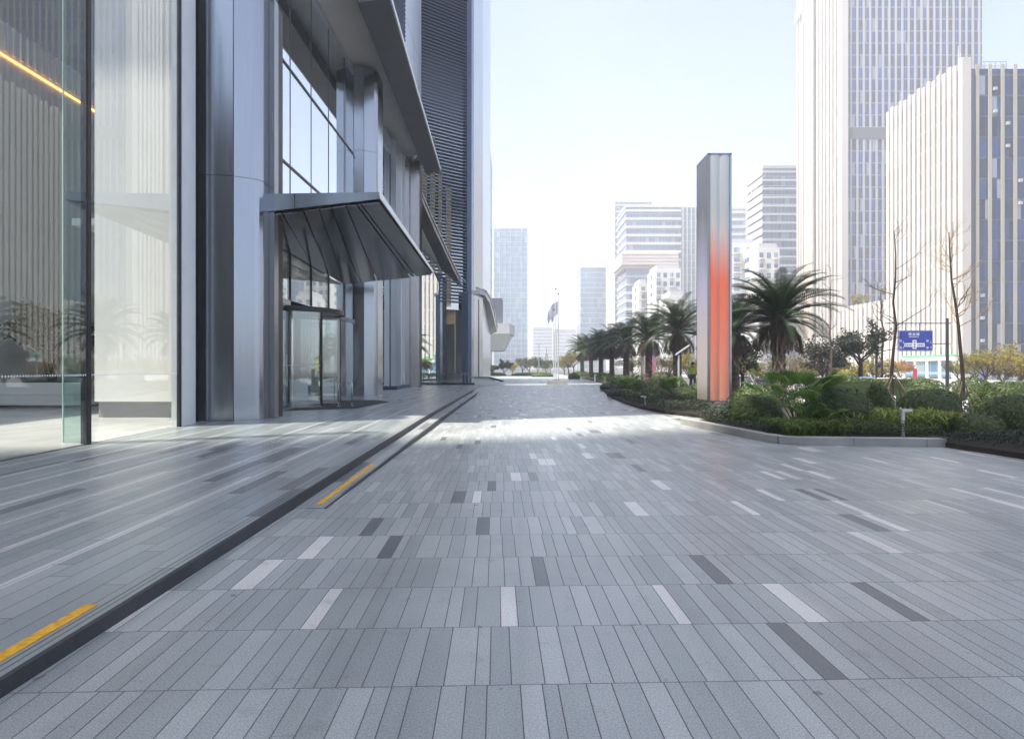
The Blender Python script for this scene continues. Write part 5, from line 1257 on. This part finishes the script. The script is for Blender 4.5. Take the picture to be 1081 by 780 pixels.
# cars --------------------------------------------------------------
def car(label, x, y, rz, paint):
    t = thing('parked_car', label, 'car', (x, y, -.494), rz, 'cars on the road')
    prof = [(-2.2, .28), (-2.25, .55), (-2.18, .80), (-1.75, .93), (-.75, .98), (1.25, 1.0), (2.0, .97), (2.18, .8), (2.22, .5), (2.15, .28)]
    def loft(pr, wf):
        v = []; n = len(pr)
        for s in (-1, 1): v += [(p[0], s * wf(p[1], p[0]), p[1]) for p in pr]
        return MB().add(v, [tuple(range(n)), tuple(range(2 * n - 1, n - 1, -1))] + [(i, n + i, n + (i + 1) % n, (i + 1) % n) for i in range(n)])
    loft(prof, lambda z, x_: .88 - .10 * abs(x_ / 2.25) ** 4 - .04 * max(0, z - .6)).obj('body', M[paint], t, bevel=.05)
    cab = [(-1.15, .99), (-.35, 1.40), (.95, 1.44), (1.85, 1.01)]
    loft([(-1.05, .985), (-.33, 1.36), (.93, 1.39), (1.75, 1.0)], lambda z, x_: .80 - .40 * (z - .98)).obj('windows', M['car_glass'], t)
    loft([(-.42, 1.385), (-.3, 1.44), (.9, 1.47), (1.05, 1.40)], lambda z, x_: .655 - .25 * (z - 1.38)).obj('roof', M[paint], t, bevel=.02)
    for s in (-1, 1):
        for (a, b) in (((-1.1, .97), (-.36, 1.40)), ((.25, .98), (.25, 1.41)), ((1.8, .98), (.97, 1.42))):
            MB().tube([(a[0], s * (.81), a[1]), (b[0], s * (.65), b[1])], .035, 6).obj('window_pillar', M[paint], t)
        for xw in (-1.38, 1.36):
            w = MB(); n = 20; w.lathe([(.22, -.1), (.32, -.1), (.335, -.06), (.335, .06), (.32, .1), (.22, .1)], n); wo = w.obj('wheel', M['tyre'], t); wo.location = (xw, s * .80, .335); wo.rotation_euler = (PI / 2, 0, 0)
            r_2 = MB(); r_2.lathe([(.05, -.075 * 1), (.2, -.08), (.218, -.05), (.218, .05), (.2, .08), (.05, .075)], 14); ro = r_2.obj('rim', M['chrome'], wo)
        MB().box(-2.24, -2.1, s * .72 - .16, s * .72 + .1, .62, .76).obj('headlight', M['lamp_clear'], t); MB().box(2.1, 2.215, s * .7 - .14, s * .7 + .12, .68, .84).obj('tail_light', M['lamp_red'], t)
        MB().box(-.78, -.6, s * .9 - .09, s * .9 + .09, .98, 1.1).obj('mirror', M[paint], t)
    return t
car('silver white car seen over the shrubs right of the pylon', X(778, 40), 40, PI / 2, 'car_silver')
car('white car behind the fan palm', X(868, 33), 33.5, PI / 2, 'car_white')
car('white car on the road behind the thin bare tree', X(951, 28.2), 28.2, PI / 2, 'car_white')
car('dark car beyond the hedge under the palms', X(815, 47), 47, -PI / 2, 'car_dark')
car('blue car half hidden behind the dome shrubs', X(935, 30), 33, -PI / 2, 'car_blue')

# worker ------------------------------------------------------------
def person(label, loc, rz):
    t = thing('person', label, 'person', loc, rz)
    J = {'pel': (0, 0, .95), 'bel': (0, 0, 1.1), 'che': (0, .01, 1.32), 'nec': (0, .0, 1.48), 'hd': (0, -.02, 1.60), 'top': (0, -.01, 1.70),
         'hl': (.09, 0, .9), 'kl': (.11, -.03, .5), 'al': (.11, .0, .08), 'tl': (.12, -.16, .04), 'hr': (-.09, 0, .9), 'kr': (-.11, .0, .5), 'ar': (-.12, .05, .08), 'tr': (-.13, -.1, .04),
         'sl': (.18, .0, 1.40), 'el': (.25, .02, 1.14), 'wl': (.24, -.12, .92), 'fl': (.23, -.17, .85), 'sr': (-.18, .0, 1.40), 'er': (-.25, .02, 1.14), 'wr': (-.24, -.12, .92), 'fr': (-.23, -.17, .85)}
    E = [('pel', 'bel'), ('bel', 'che'), ('che', 'nec'), ('nec', 'hd'), ('hd', 'top'), ('pel', 'hl'), ('hl', 'kl'), ('kl', 'al'), ('al', 'tl'), ('pel', 'hr'), ('hr', 'kr'), ('kr', 'ar'), ('ar', 'tr'), ('che', 'sl'), ('sl', 'el'), ('el', 'wl'), ('wl', 'fl'), ('che', 'sr'), ('sr', 'er'), ('er', 'wr'), ('wr', 'fr')]
    RAD = dict(pel=.14, bel=.125, che=.14, nec=.055, hd=.095, top=.06, hl=.09, kl=.06, al=.045, tl=.035, hr=.09, kr=.06, ar=.045, tr=.035, sl=.065, el=.042, wl=.03, fl=.028, sr=.065, er=.042, wr=.03, fr=.028)
    def skin(name, keys, grow, mat, par):
        ks = list(keys); me = bpy.data.meshes.new(name); me.from_pydata([J[k] for k in ks], [(ks.index(a), ks.index(b)) for a, b in E if a in ks and b in ks], [])
        o = link(name, me, par); md = o.modifiers.new('Skin', 'SKIN'); sv = me.skin_vertices[0].data
        for i, k in enumerate(ks): sv[i].radius = (RAD[k] + grow, RAD[k] + grow)
        sv[0].use_root = True; ss = o.modifiers.new('Sub', 'SUBSURF'); ss.levels = ss.render_levels = 2
        me.materials.append(M[mat]); return o
    skin('body', J.keys(), 0, 'skin', t)
    skin('vest', ['che', 'bel', 'pel', 'sl', 'sr', 'el', 'er'], .018, 'hivis', t)
    skin('trousers', ['pel', 'hl', 'kl', 'al', 'hr', 'kr', 'ar'], .016, 'trousers', t)
    MB().lathe([(.02, 1.735), (.07, 1.72), (.105, 1.66), (.108, 1.60), (.09, 1.575)], 16, (0, .005)).obj('hair', M['hair'], t, True)
    return t
person('worker in bright yellow green vest standing behind the shrubs by the pylon', (X(731.5, 34), 34, .1), R(150))

# ================================================================== air, light, camera
bm_ = MB().box(-1520, 1520, -320, 1520, -2.2, 170); hz = bm_.obj('haze', m_haze()); hz['kind'] = 'stuff'; hz['label'] = 'pale air over the whole street'; hz['category'] = 'haze'

SUN_EL, SUN_AZ = R(66), R(-110)            # azimuth from +Y towards +X : sun on the left, a little ahead
w = bpy.data.worlds.new('World'); scene.world = w; w.use_nodes = True
nt = w.node_tree; bg = nt.nodes['Background']
sky = nt.nodes.new('ShaderNodeTexSky'); sky.sky_type = 'NISHITA'; sky.sun_disc = False
sky.sun_elevation = SUN_EL; sky.sun_rotation = SUN_AZ; sky.air_density = .8; sky.dust_density = 2.2; sky.ozone_density = 1.0
nt.links.new(sky.outputs[0], bg.inputs[0]); bg.inputs[1].default_value = .075
sd = bpy.data.lights.new('sun', 'SUN'); sd.energy = 3.0; sd.angle = R(1.2); sd.color = (1, .92, .80)
so = bpy.data.objects.new('sun', sd); COL.objects.link(so)
dirv = Vector((math.sin(SUN_AZ) * math.cos(SUN_EL), math.cos(SUN_AZ) * math.cos(SUN_EL), math.sin(SUN_EL)))
so.rotation_euler = dirv.to_track_quat('Z', 'Y').to_euler()
cd = bpy.data.cameras.new('camera'); cd.sensor_width = 36; cd.lens = F / 1081 * 36; cd.clip_end = 5000; cd.clip_start = .05
cd.shift_x = -(CX - 540.5) / 1081; cd.shift_y = (CY - 390) / 1081
co = bpy.data.objects.new('camera', cd); COL.objects.link(co); co.location = (0, 0, HC); co.rotation_euler = (R(90), 0, 0)
scene.camera = co
vs_ = scene.view_settings; vs_.view_transform = 'Standard'; vs_.look = 'None'; vs_.exposure = 2.1; vs_.gamma = 1
cy = scene.cycles; cy.use_denoising = True; cy.max_bounces = 8; cy.glossy_bounces = 5; cy.transparent_max_bounces = 24; cy.transmission_bounces = 6; cy.volume_bounces = 1
cy.sample_clamp_indirect = 6; cy.caustics_reflective = False; cy.caustics_refractive = False
